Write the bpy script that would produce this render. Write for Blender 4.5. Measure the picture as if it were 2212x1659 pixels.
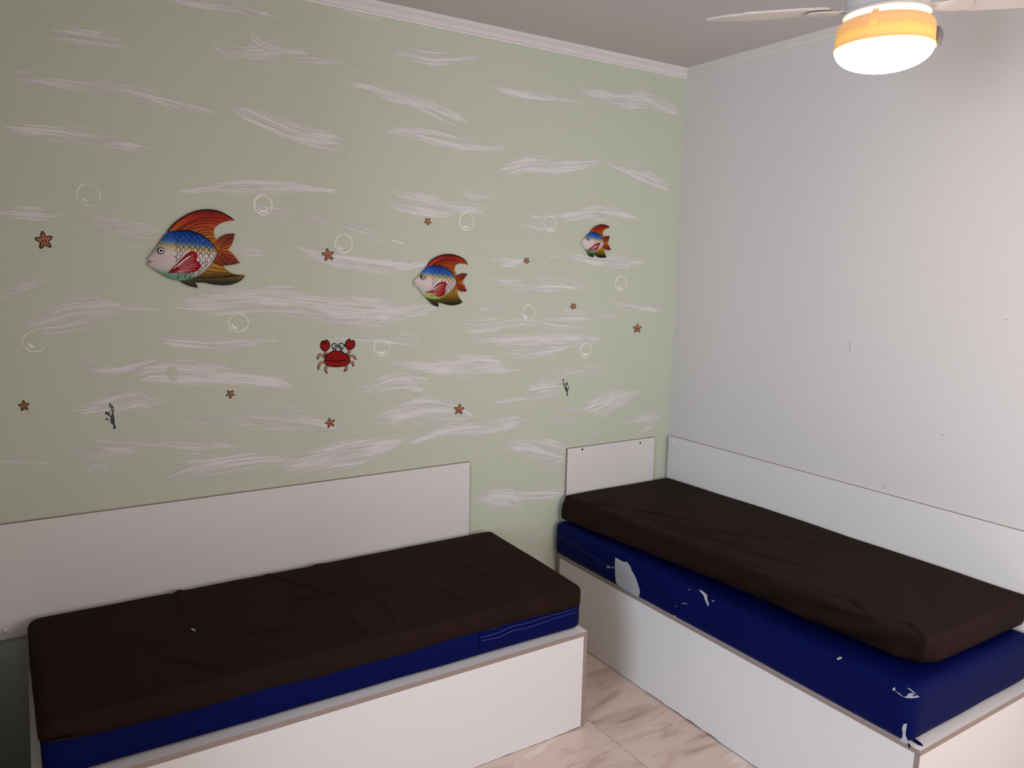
import bpy, bmesh, math, random
import numpy as np
from mathutils import Vector, Matrix

for o in list(bpy.data.objects):
    bpy.data.objects.remove(o, do_unlink=True)
scene = bpy.context.scene
COL = scene.collection

# ------------------------------------------------------------------ camera
# room frame: green wall is the plane y=0, white wall the plane x=0, floor z=0
YAW, PITCH, ROLL = math.radians(32.718), math.radians(8.561), math.radians(1.1906)
FPX, IW, IH = 1663.38, 2212.0, 1659.0
CAM = np.array([-3.0437, -3.0976, 1.8733])
_f = np.array([math.sin(YAW) * math.cos(PITCH), math.cos(YAW) * math.cos(PITCH), -math.sin(PITCH)])
_r = np.array([math.cos(YAW), -math.sin(YAW), 0.0])
_u = np.cross(_r, _f)
_cr, _sr = math.cos(ROLL), math.sin(ROLL)
CR, CU, CF = _cr * _r + _sr * _u, -_sr * _r + _cr * _u, _f
cam_d = bpy.data.cameras.new('camera')
cam_d.sensor_fit = 'HORIZONTAL'
cam_d.sensor_width = 36.0
cam_d.lens = FPX / IW * 36.0
cam_d.clip_start = 0.05
cam = bpy.data.objects.new('camera', cam_d)
COL.objects.link(cam)
M = Matrix(((CR[0], CU[0], -CF[0], CAM[0]), (CR[1], CU[1], -CF[1], CAM[1]), (CR[2], CU[2], -CF[2], CAM[2]), (0, 0, 0, 1)))
cam.matrix_world = M
scene.camera = cam

# ------------------------------------------------------------------ world, lights, exposure
scene.view_settings.view_transform = 'Standard'
scene.view_settings.look = 'None'
scene.view_settings.exposure = 0.0
scene.view_settings.gamma = 1.0
scene.view_settings.use_curve_mapping = False
world = bpy.data.worlds.new('world')
scene.world = world
world.use_nodes = True
world.node_tree.nodes['Background'].inputs[0].default_value = (0.62, 0.75, 1.0, 1)
world.node_tree.nodes['Background'].inputs[1].default_value = 1.0

def area_light(name, loc, target, sx, sy, power, col):
    l = bpy.data.lights.new(name, 'AREA')
    l.shape = 'RECTANGLE'; l.size = sx; l.size_y = sy; l.energy = power; l.color = col
    o = bpy.data.objects.new(name, l); COL.objects.link(o)
    o.location = loc
    d = Vector(target) - Vector(loc)
    o.rotation_euler = d.to_track_quat('-Z', 'Y').to_euler()
    return o
# LIGHTS-BEGIN
P_LEFT, P_REAR = 102.0, 34.0
# daylight entering by the window in the far left wall
area_light('window_daylight', (-5.17, -2.75, 1.65), (-3.0, -2.70, 1.55), 1.6, 1.7, P_LEFT, (0.68, 0.82, 1.0))
# warmer daylight entering by the window in the wall behind the camera
area_light('rear_window_daylight', (-0.9, -3.72, 1.55), (-0.9, -2.0, 1.45), 1.2, 1.25, P_REAR, (1.0, 0.87, 0.83))
# LIGHTS-END

# ------------------------------------------------------------------ helpers
POS = {}
def wpos(o):
    return POS.get(o.name, Vector((0, 0, 0))) if o else Vector((0, 0, 0))

def tag(o, label=None, cat=None, group=None, kind=None):
    if label: o['label'] = label
    if cat: o['category'] = cat
    if group: o['group'] = group
    if kind: o['kind'] = kind
    return o

def thing(name, label, cat, loc, group=None):
    o = bpy.data.objects.new(name, None)
    COL.objects.link(o)
    o.empty_display_size = 0.1
    o.location = loc
    POS[o.name] = Vector(loc)
    return tag(o, label, cat, group)

def mesh(name, verts, faces, mats, parent=None, origin=None, midx=None, smooth=False, fix=True):
    """one mesh object; verts are in room coordinates"""
    org = Vector(origin) if origin is not None else (wpos(parent) if parent else Vector((0, 0, 0)))
    me = bpy.data.meshes.new(name)
    me.from_pydata([tuple(np.asarray(v, float) - np.array(org)) for v in verts], [], [tuple(f) for f in faces])
    if not isinstance(mats, (list, tuple)): mats = [mats]
    for m in mats: me.materials.append(m)
    if midx is not None:
        for p, i in zip(me.polygons, midx): p.material_index = i
    if fix:
        bm = bmesh.new(); bm.from_mesh(me)
        bmesh.ops.recalc_face_normals(bm, faces=bm.faces)
        bm.to_mesh(me); bm.free()
    if smooth:
        for p in me.polygons: p.use_smooth = True
    o = bpy.data.objects.new(name, me)
    COL.objects.link(o)
    if parent:
        o.parent = parent
        o.location = org - wpos(parent)
    else:
        o.location = org
    POS[o.name] = org
    return o

def bevel(o, w, seg=2):
    m = o.modifiers.new('bevel', 'BEVEL'); m.width = w; m.segments = seg; m.limit_method = 'ANGLE'
    return o

BOXF = [(0, 1, 2, 3), (7, 6, 5, 4), (0, 4, 5, 1), (1, 5, 6, 2), (2, 6, 7, 3), (3, 7, 4, 0)]
def box(name, lo, hi, mat, parent=None, origin=None, bev=0):
    x0, y0, z0 = lo; x1, y1, z1 = hi
    v = [(x0, y0, z0), (x1, y0, z0), (x1, y1, z0), (x0, y1, z0), (x0, y0, z1), (x1, y0, z1), (x1, y1, z1), (x0, y1, z1)]
    o = mesh(name, v, BOXF, mat, parent, origin)
    if bev: bevel(o, bev)
    return o

def slab(name, poly, axis, a0, a1, face_mat, edge_mat, parent=None, origin=None, bev=0.0008):
    """polygon in the two other axes, extruded along axis from a0 to a1; rim gets the edge material"""
    n = len(poly); V = []
    for a in (a0, a1):
        for p, q in poly:
            V.append({0: (a, p, q), 1: (p, a, q), 2: (p, q, a)}[axis])
    F = [tuple(range(n)), tuple(range(2 * n - 1, n - 1, -1))]
    F += [(i, (i + 1) % n, n + (i + 1) % n, n + i) for i in range(n)]
    o = mesh(name, V, F, [face_mat, edge_mat], parent, origin, midx=[0, 0] + [1] * n)
    if bev: bevel(o, bev, 1)
    return o

def rect(p0, p1, q0, q1):
    return [(p0, q0), (p1, q0), (p1, q1), (p0, q1)]

def lathe(name, prof, c, mat, parent=None, n=64, smooth=True, closed=False):
    V = []; F = []
    k = len(prof)
    for i in range(n):
        a = 2 * math.pi * i / n
        for r, z in prof: V.append((c[0] + r * math.cos(a), c[1] + r * math.sin(a), c[2] + z))
    for i in range(n):
        j = (i + 1) % n
        for q in range(k - 1):
            F.append((i * k + q, j * k + q, j * k + q + 1, i * k + q + 1))
        if closed: F.append((i * k + k - 1, j * k + k - 1, j * k, i * k))
    o = mesh(name, V, F, mat, parent)
    bm = bmesh.new(); bm.from_mesh(o.data)
    bmesh.ops.remove_doubles(bm, verts=bm.verts, dist=1e-5)
    bmesh.ops.recalc_face_normals(bm, faces=bm.faces)
    bm.to_mesh(o.data); bm.free()
    for p in o.data.polygons: p.use_smooth = smooth
    if smooth:
        m = o.modifiers.new('edge', 'EDGE_SPLIT'); m.split_angle = math.radians(40)
    return o

def tube(name, pts, rad, mat, parent=None, n=8):
    P = [np.asarray(p, float) for p in pts]; V = []; F = []
    for i, p in enumerate(P):
        t = P[min(i + 1, len(P) - 1)] - P[max(i - 1, 0)]; t = t / np.linalg.norm(t)
        h = np.array([0, 0, 1.0]) if abs(t[2]) < 0.9 else np.array([1.0, 0, 0])
        a = np.cross(t, h); a /= np.linalg.norm(a); b = np.cross(t, a)
        r = rad[i] if isinstance(rad, (list, tuple)) else rad
        for k in range(n):
            w = 2 * math.pi * k / n
            V.append(p + r * (math.cos(w) * a + math.sin(w) * b))
    for i in range(len(P) - 1):
        for k in range(n):
            k2 = (k + 1) % n
            F.append((i * n + k, i * n + k2, (i + 1) * n + k2, (i + 1) * n + k))
    F.append(tuple(range(n))); F.append(tuple((len(P) - 1) * n + k for k in range(n)))
    return mesh(name, V, F, mat, parent, smooth=True)

def smooth_poly(pts, closed=True, sub=4, corner=48):
    P = [np.asarray(p, float) for p in pts]; n = len(P); out = []
    def is_corner(i):
        if not closed and (i == 0 or i == n - 1): return True
        a = P[i] - P[i - 1]; b = P[(i + 1) % n] - P[i]
        la, lb = np.linalg.norm(a), np.linalg.norm(b)
        if la < 1e-9 or lb < 1e-9: return True
        return math.degrees(math.acos(max(-1, min(1, float(a @ b) / la / lb)))) > corner
    C = [is_corner(i) for i in range(n)]
    for i in range(n if closed else n - 1):
        p1, p2 = P[i], P[(i + 1) % n]
        d = np.linalg.norm(p2 - p1)
        def tan(j):
            if C[j]: return p2 - p1
            t = P[(j + 1) % n] - P[j - 1]; return t / np.linalg.norm(t) * d
        m1, m2 = tan(i), tan((i + 1) % n)
        for k in range(sub):
            t = k / sub
            out.append((2*t**3-3*t**2+1)*p1 + (t**3-2*t**2+t)*m1 + (-2*t**3+3*t**2)*p2 + (t**3-t**2)*m2)
    if not closed: out.append(P[-1])
    return out

def ray(px, py):
    return CF + (px - IW / 2) / FPX * CR - (py - IH / 2) / FPX * CU
def on(px, py, axis, val):
    """surveyed point: where the sight line of a photograph point meets the plane axis=val"""
    d = ray(px, py)
    return CAM + (val - CAM[axis]) / d[axis] * d
def W(px, py, y=0.0):
    p = on(px, py, 1, y); return np.array([p[0], p[2]])

# ------------------------------------------------------------------ materials
def new_mat(name):
    m = bpy.data.materials.new(name); m.use_nodes = True
    return m, m.node_tree.nodes, m.node_tree.links, m.node_tree.nodes['Principled BSDF']
def lin(r, g, b):
    f = lambda c: (c / 255 / 12.92) if c / 255 <= 0.04045 else ((c / 255 + 0.055) / 1.055) ** 2.4
    return (f(r), f(g), f(b), 1.0)
def plain(name, col, rough=0.5, var=0.0, scale=20.0, bump=0.0, bscale=200.0, metallic=0.0, spec=0.5, stretch=None):
    m, N, L, B = new_mat(name)
    B.inputs['Base Color'].default_value = col
    B.inputs['Roughness'].default_value = rough
    B.inputs['Metallic'].default_value = metallic
    B.inputs['Specular IOR Level'].default_value = spec
    tc = N.new('ShaderNodeTexCoord')
    src = tc.outputs['Object']
    if stretch:
        mp = N.new('ShaderNodeMapping'); mp.inputs['Scale'].default_value = stretch
        L.new(src, mp.inputs['Vector']); src = mp.outputs['Vector']
    if var:
        nz = N.new('ShaderNodeTexNoise'); nz.inputs['Scale'].default_value = scale; nz.inputs['Detail'].default_value = 4
        L.new(src, nz.inputs['Vector'])
        mx = N.new('ShaderNodeMix'); mx.data_type = 'RGBA'
        mx.inputs[6].default_value = tuple(c * (1 - var) for c in col[:3]) + (1,)
        mx.inputs[7].default_value = tuple(min(1, c * (1 + var)) for c in col[:3]) + (1,)
        L.new(nz.outputs['Fac'], mx.inputs[0]); L.new(mx.outputs[2], B.inputs['Base Color'])
    if bump:
        nb = N.new('ShaderNodeTexNoise'); nb.inputs['Scale'].default_value = bscale; nb.inputs['Detail'].default_value = 3
        L.new(src, nb.inputs['Vector'])
        bp = N.new('ShaderNodeBump'); bp.inputs['Strength'].default_value = bump; bp.inputs['Distance'].default_value = 0.002
        L.new(nb.outputs['Fac'], bp.inputs['Height']); L.new(bp.outputs['Normal'], B.inputs['Normal'])
    return m
def ramp_mat(name, stops, rough=0.35, axis=(0, 0, 1), off=0.0, noise=0.0):
    """colour bands across a thing's own extent (Generated coordinates)"""
    m, N, L, B = new_mat(name)
    B.inputs['Roughness'].default_value = rough
    B.inputs['Specular IOR Level'].default_value = 0.1
    tc = N.new('ShaderNodeTexCoord')
    dp = N.new('ShaderNodeVectorMath'); dp.operation = 'DOT_PRODUCT'; dp.inputs[1].default_value = axis
    L.new(tc.outputs['Generated'], dp.inputs[0])
    ad = N.new('ShaderNodeMath'); ad.operation = 'ADD'; ad.inputs[1].default_value = off
    L.new(dp.outputs['Value'], ad.inputs[0])
    out = ad.outputs[0]
    if noise:
        nz = N.new('ShaderNodeTexNoise'); nz.inputs['Scale'].default_value = 6.0
        L.new(tc.outputs['Generated'], nz.inputs['Vector'])
        ma = N.new('ShaderNodeMath'); ma.operation = 'MULTIPLY_ADD'; ma.inputs[1].default_value = noise
        L.new(nz.outputs['Fac'], ma.inputs[0]); L.new(out, ma.inputs[2]); out = ma.outputs[0]
    rp = N.new('ShaderNodeValToRGB')
    els = rp.color_ramp.elements
    els[0].position, els[0].color = stops[0]
    els[1].position, els[1].color = stops[-1]
    for p, c in stops[1:-1]:
        e = els.new(p); e.color = c
    L.new(out, rp.inputs['Fac']); L.new(rp.outputs['Color'], B.inputs['Base Color'])
    return m
def emit_mat(name, col, strength):
    m, N, L, B = new_mat(name)
    B.inputs['Base Color'].default_value = col
    B.inputs['Emission Color'].default_value = col
    B.inputs['Emission Strength'].default_value = strength
    return m

GREEN = (0.548, 0.588, 0.462, 1)
M_green = plain('sage_wall_paint', GREEN, 0.75, 0.03, 1.3, 0.25, 260, spec=0.25)
M_white_wall = plain('white_wall_paint', (0.665, 0.63, 0.595, 1), 0.7, 0.02, 1.1, 0.16, 220, spec=0.25)
M_ceiling = plain('ceiling_paint', (0.56, 0.51, 0.49, 1), 0.85, 0.02, 1.5, 0.15, 150, spec=0.2)
M_room = plain('taupe_wall_paint', (0.44, 0.41, 0.395, 1), 0.75, 0.02, 1.2, 0.2, 200, spec=0.25)
M_trim = plain('plaster_trim', (0.76, 0.72, 0.70, 1), 0.6, 0.02, 8)
M_lam = plain('white_laminate', (0.73, 0.70, 0.665, 1), 0.42, 0.02, 3, 0.06, 500, spec=0.4)
M_edge = plain('taupe_edge_band', lin(146, 128, 118), 0.5, 0.06, 30)
M_inside = plain('raw_chipboard', lin(120, 100, 80), 0.9, 0.15, 60)
M_grout = plain('grout', lin(105, 88, 78), 0.9, 0.1, 90)
M_black = plain('black_paint', (0.006, 0.006, 0.006, 1), 0.6, spec=0.05)
M_line = plain('dark_line_paint', (0.012, 0.008, 0.006, 1), 0.6, spec=0.05)
M_paintwhite = plain('white_brush_paint', (0.88, 0.86, 0.80, 1), 0.6, 0.1, 60)
M_capwhite = plain('white_plastic', (0.80, 0.78, 0.76, 1), 0.3)
M_hole = plain('dark_hole', (0.004, 0.004, 0.004, 1), 0.9)

def tile_mat():
    m, N, L, B = new_mat('beige_marble_tile')
    B.inputs['Roughness'].default_value = 0.28
    tc = N.new('ShaderNodeTexCoord'); oi = N.new('ShaderNodeObjectInfo')
    mu = N.new('ShaderNodeVectorMath'); mu.operation = 'SCALE'; mu.inputs['Scale'].default_value = 37.0
    cb = N.new('ShaderNodeCombineXYZ')
    L.new(oi.outputs['Random'], cb.inputs[0]); L.new(oi.outputs['Random'], cb.inputs[1]); L.new(oi.outputs['Random'], cb.inputs[2])
    L.new(cb.outputs[0], mu.inputs[0])
    ad = N.new('ShaderNodeVectorMath'); ad.operation = 'ADD'
    L.new(tc.outputs['Object'], ad.inputs[0]); L.new(mu.outputs[0], ad.inputs[1])
    mp = N.new('ShaderNodeMapping'); mp.inputs['Rotation'].default_value = (0, 0, math.radians(-38)); mp.inputs['Scale'].default_value = (1.6, 5.5, 1)
    L.new(ad.outputs[0], mp.inputs['Vector'])
    n1 = N.new('ShaderNodeTexNoise'); n1.inputs['Scale'].default_value = 1.6; n1.inputs['Detail'].default_value = 8; n1.inputs['Distortion'].default_value = 1.2
    L.new(mp.outputs[0], n1.inputs['Vector'])
    r = N.new('ShaderNodeValToRGB'); e = r.color_ramp.elements
    e[0].position = 0.30; e[0].color = lin(180, 152, 136)
    e[1].position = 0.78; e[1].color = lin(234, 219, 207)
    for p, c in ((0.43, lin(206, 182, 168)), (0.52, lin(216, 195, 183)), (0.60, lin(212, 188, 172)), (0.66, lin(226, 210, 198))):
        k = e.new(p); k.color = c
    L.new(n1.outputs['Fac'], r.inputs['Fac'])
    n2 = N.new('ShaderNodeTexNoise'); n2.inputs['Scale'].default_value = 3.2; n2.inputs['Detail'].default_value = 10; n2.inputs['Distortion'].default_value = 2.5
    L.new(mp.outputs[0], n2.inputs['Vector'])
    r2 = N.new('ShaderNodeValToRGB'); f = r2.color_ramp.elements
    f[0].position = 0.485; f[0].color = (0, 0, 0, 1); f[1].position = 0.515; f[1].color = (0, 0, 0, 1)
    k = f.new(0.50); k.color = (1, 1, 1, 1)
    L.new(n2.outputs['Fac'], r2.inputs['Fac'])
    mx = N.new('ShaderNodeMix'); mx.data_type = 'RGBA'; mx.inputs[7].default_value = lin(150, 116, 96)
    ms = N.new('ShaderNodeMath'); ms.operation = 'MULTIPLY'; ms.inputs[1].default_value = 0.16
    L.new(r2.outputs['Color'], ms.inputs[0]); L.new(ms.outputs[0], mx.inputs[0]); L.new(r.outputs['Color'], mx.inputs[6])
    L.new(mx.outputs[2], B.inputs['Base Color'])
    return m
M_tile = tile_mat()

def stroke_mat():
    """dry-brush white paint: streaks run along the stroke, the coat breaks up at the rims"""
    m, N, L, B = new_mat('dry_brush_paint')
    B.inputs['Roughness'].default_value = 0.7
    B.inputs['Specular IOR Level'].default_value = 0.25
    B.inputs['Base Color'].default_value = (0.80, 0.775, 0.75, 1)
    st = N.new('ShaderNodeUVMap'); st.uv_map = 'st'
    a_d = N.new('ShaderNodeAttribute'); a_d.attribute_name = 'dens'
    a_e = N.new('ShaderNodeAttribute'); a_e.attribute_name = 'rim'
    a_t = N.new('ShaderNodeAttribute'); a_t.attribute_name = 'tip'
    def noise(sx, sy, det):
        mp = N.new('ShaderNodeMapping'); mp.inputs['Scale'].default_value = (sx, sy, 1)
        L.new(st.outputs[0], mp.inputs['Vector'])
        n = N.new('ShaderNodeTexNoise'); n.noise_dimensions = '2D'; n.inputs['Scale'].default_value = 1.0; n.inputs['Detail'].default_value = det
        L.new(mp.outputs[0], n.inputs['Vector']); return n.outputs['Fac']
    def math_(op, a, b=None, c=None):
        q = N.new('ShaderNodeMath'); q.operation = op
        for i, x in enumerate((a, b, c)):
            if x is None: continue
            if isinstance(x, (int, float)): q.inputs[i].default_value = x
            else: L.new(x, q.inputs[i])
        return q.outputs[0]
    def sstep(x, lo, hi, o1=1.0):
        q = N.new('ShaderNodeMapRange'); q.interpolation_type = 'SMOOTHSTEP'
        q.inputs['From Min'].default_value = lo; q.inputs['From Max'].default_value = hi; q.inputs['To Max'].default_value = o1
        L.new(x, q.inputs['Value']); return q.outputs[0]
    n1 = noise(2.6, 270.0, 2.0)      # bristle streaks
    n2 = noise(5.0, 38.0, 3.0)       # patches
    n3 = noise(1.2, 130.0, 1.0)      # where each bristle sets down and lifts
    rim = sstep(math_('ADD', a_e.outputs['Fac'], math_('MULTIPLY', math_('SUBTRACT', n1, 0.5), 0.9)), 0.0, 0.62)
    tipn = math_('MULTIPLY_ADD', math_('SUBTRACT', n3, 0.5), 0.32, a_t.outputs['Fac'])
    tip = sstep(tipn, 0.0, 0.045)
    val = math_('MULTIPLY_ADD', math_('SUBTRACT', n1, 0.5), 1.7, a_d.outputs['Fac'])
    val = math_('MULTIPLY_ADD', math_('SUBTRACT', n2, 0.5), 1.0, val)
    val = math_('SUBTRACT', val, math_('MULTIPLY', math_('SUBTRACT', 1.0, rim), 0.75))
    val = math_('SUBTRACT', val, math_('MULTIPLY', math_('SUBTRACT', 1.0, tip), 0.9))
    al = sstep(val, 0.12, 0.92, 0.92)
    L.new(al, B.inputs['Alpha'])
    return m
M_stroke = stroke_mat()

def cloth_mat(name, col, rough, bump, sheen=0.0, spec=0.3):
    m, N, L, B = new_mat(name)
    B.inputs['Base Color'].default_value = col
    B.inputs['Roughness'].default_value = rough
    B.inputs['Specular IOR Level'].default_value = spec
    if sheen:
        B.inputs['Sheen Weight'].default_value = sheen
        B.inputs['Sheen Roughness'].default_value = 0.5
        B.inputs['Sheen Tint'].default_value = (0.75, 0.55, 0.45, 1)
    tc = N.new('ShaderNodeTexCoord')
    n = N.new('ShaderNodeTexNoise'); n.inputs['Scale'].default_value = 7; n.inputs['Detail'].default_value = 5
    L.new(tc.outputs['Object'], n.inputs['Vector'])
    mx = N.new('ShaderNodeMix'); mx.data_type = 'RGBA'
    mx.inputs[6].default_value = tuple(c * 0.85 for c in col[:3]) + (1,); mx.inputs[7].default_value = tuple(c * 1.15 for c in col[:3]) + (1,)
    L.new(n.outputs['Fac'], mx.inputs[0]); L.new(mx.outputs[2], B.inputs['Base Color'])
    n2 = N.new('ShaderNodeTexNoise'); n2.inputs['Scale'].default_value = 420; n2.inputs['Detail'].default_value = 2
    L.new(tc.outputs['Object'], n2.inputs['Vector'])
    bp = N.new('ShaderNodeBump'); bp.inputs['Strength'].default_value = bump; bp.inputs['Distance'].default_value = 0.001
    L.new(n2.outputs['Fac'], bp.inputs['Height']); L.new(bp.outputs['Normal'], B.inputs['Normal'])
    return m
M_brown = cloth_mat('brown_sheet_cloth', (0.0165, 0.0074, 0.0056, 1), 0.75, 0.5, 0.0, 0.08)
M_blue = cloth_mat('blue_mattress_vinyl', (0.0004, 0.0030, 0.056, 1), 0.6, 0.25, 0.0, 0.07)
M_bluepipe = cloth_mat('blue_piping', (0.002, 0.010, 0.10, 1), 0.45, 0.1, 0.0, 0.4)
M_foam = plain('torn_white_backing', (0.42, 0.42, 0.44, 1), 0.8, 0.3, 120)
M_tagpaper = plain('label_paper', (0.34, 0.34, 0.335, 1), 0.8, 0.2, 90, stretch=(1, 1, 4))
M_tagprint = plain('label_print', (0.2, 0.2, 0.2, 1), 0.8)
M_metal = plain('zip_metal', (0.5, 0.5, 0.52, 1), 0.3, metallic=1.0)

# ------------------------------------------------------------------ room shell
XL, YB, ZC = -5.2, -3.75, 2.915
wall_green = box('wall_back', (XL, 0, -0.05), (0.12, 0.12, ZC), M_green)
tag(wall_green, 'sage green wall painted with white brush clouds and bubbles', kind='structure')
wall_white = box('wall_right', (0, YB, -0.05), (0.12, 0.0, ZC), M_white_wall)
tag(wall_white, 'plain white wall beside the second bed', kind='structure')
ceiling = box('ceiling', (XL, YB, ZC), (0.12, 0.12, ZC + 0.1), M_ceiling); tag(ceiling, 'flat pale grey ceiling', kind='structure')
# unseen block added to shade the first bed's left end, then the window wall
shade_block = box('wall_left', (XL, -1.35, -0.05), (-3.21, 0, ZC), M_room); tag(shade_block, 'unseen taupe wall block added left of the first bed to keep light off', kind='structure')
WY0, WY1, WZ0, WZ1 = -3.58, -1.92, 0.78, 2.52
V = []; F = []
def addbox(lo, hi):
    b = len(V); x0, y0, z0 = lo; x1, y1, z1 = hi
    V.extend([(x0, y0, z0), (x1, y0, z0), (x1, y1, z0), (x0, y1, z0), (x0, y0, z1), (x1, y0, z1), (x1, y1, z1), (x0, y1, z1)])
    F.extend([tuple(b + i for i in f) for f in BOXF])
for lo, hi in (((XL - .12, YB, -.05), (XL, WY0, ZC)), ((XL - .12, WY1, -.05), (XL, -1.35, ZC)), ((XL - .12, WY0, -.05), (XL, WY1, WZ0)), ((XL - .12, WY0, WZ1), (XL, WY1, ZC))):
    addbox(lo, hi)
wl = mesh('wall_left', V, F, M_room); tag(wl, 'taupe wall holding the left window', kind='structure')
RX0, RX1, RZ0, RZ1 = -1.55, -0.25, 0.88, 2.22
V = []; F = []
for lo, hi in (((XL, YB - .12, -.05), (RX0, YB, ZC)), ((RX1, YB - .12, -.05), (.12, YB, ZC)), ((RX0, YB - .12, -.05), (RX1, YB, RZ0)), ((RX0, YB - .12, RZ1), (RX1, YB, ZC))):
    addbox(lo, hi)
wr = mesh('wall_front', V, F, M_room); tag(wr, 'taupe wall behind the viewer', kind='structure')

# floor with porcelain tiles
floor = box('floor', (XL, YB, -0.06), (0.0, 0.0, -0.0025), M_grout); tag(floor, 'beige marbled porcelain tile floor', kind='structure')
TP, GX, GY, G = 0.612, -1.131, -0.974, 0.0013
ix = range(int(math.floor((XL - GX) / TP)) - 1, int(math.ceil(-GX / TP)) + 1)
iy = range(int(math.floor((YB - GY) / TP)) - 1, int(math.ceil(-GY / TP)) + 1)
tile_mesh = {}
for i in ix:
    for j in iy:
        x0, x1 = max(XL, GX + i * TP) + G, min(0.0, GX + (i + 1) * TP) - G
        y0, y1 = max(YB, GY + j * TP) + G, min(0.0, GY + (j + 1) * TP) - G
        if x1 - x0 < 0.01 or y1 - y0 < 0.01: continue
        key = (round(x1 - x0, 4), round(y1 - y0, 4))
        if key not in tile_mesh:
            t = box('tile', (x0, y0, -0.004), (x1, y1, 0.0), M_tile, floor, origin=(x0, y0, 0)); tile_mesh[key] = t.data
        else:
            t = bpy.data.objects.new('tile', tile_mesh[key]); COL.objects.link(t); t.parent = floor; t.location = (x0, y0, 0)

# crown moulding: stepped profile (offset from wall, height below ceiling)
prof = [(0, 0), (0.052, 0), (0.052, -0.006), (0.046, -0.010), (0.046, -0.013), (0.038, -0.016), (0.028, -0.022), (0.021, -0.029), (0.019, -0.030), (0.019, -0.034), (0.010, -0.036), (0.006, -0.042), (0, -0.042)]
n = len(prof)
V = [(XL, -d, ZC + h) for d, h in prof] + [(-d, -d, ZC + h) for d, h in prof]
F = [(i, (i + 1) % n, n + (i + 1) % n, n + i) for i in range(n)] + [tuple(range(n)), tuple(range(n, 2 * n))]
tag(mesh('trim_1', V, F, M_trim), 'stepped white crown moulding above the green wall', kind='structure')
V = [(-d, -d, ZC + h) for d, h in prof] + [(-d, YB, ZC + h) for d, h in prof]
tag(mesh('trim_2', V, F, M_white_wall), 'stepped crown moulding above the white wall', kind='structure')

# small scuffs on the white wall
def wall_fleck(px, py, w, h):
    p = on(px, py, 0, 0.0)
    box('scuff_mark', (-0.0006, p[1] - w, p[2] - h), (0, p[1] + w, p[2] + h), plain('scuff', lin(158, 150, 148), 0.8), wall_white)
wall_fleck(1836, 748, 0.0012, 0.022)
wall_fleck(2035, 939, 0.0022, 0.003)
wall_fleck(2172, 690, 0.005, 0.0015)
wall_fleck(1909, 776, 0.0015, 0.002)
wall_fleck(1908, 1054, 0.002, 0.006)

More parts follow.
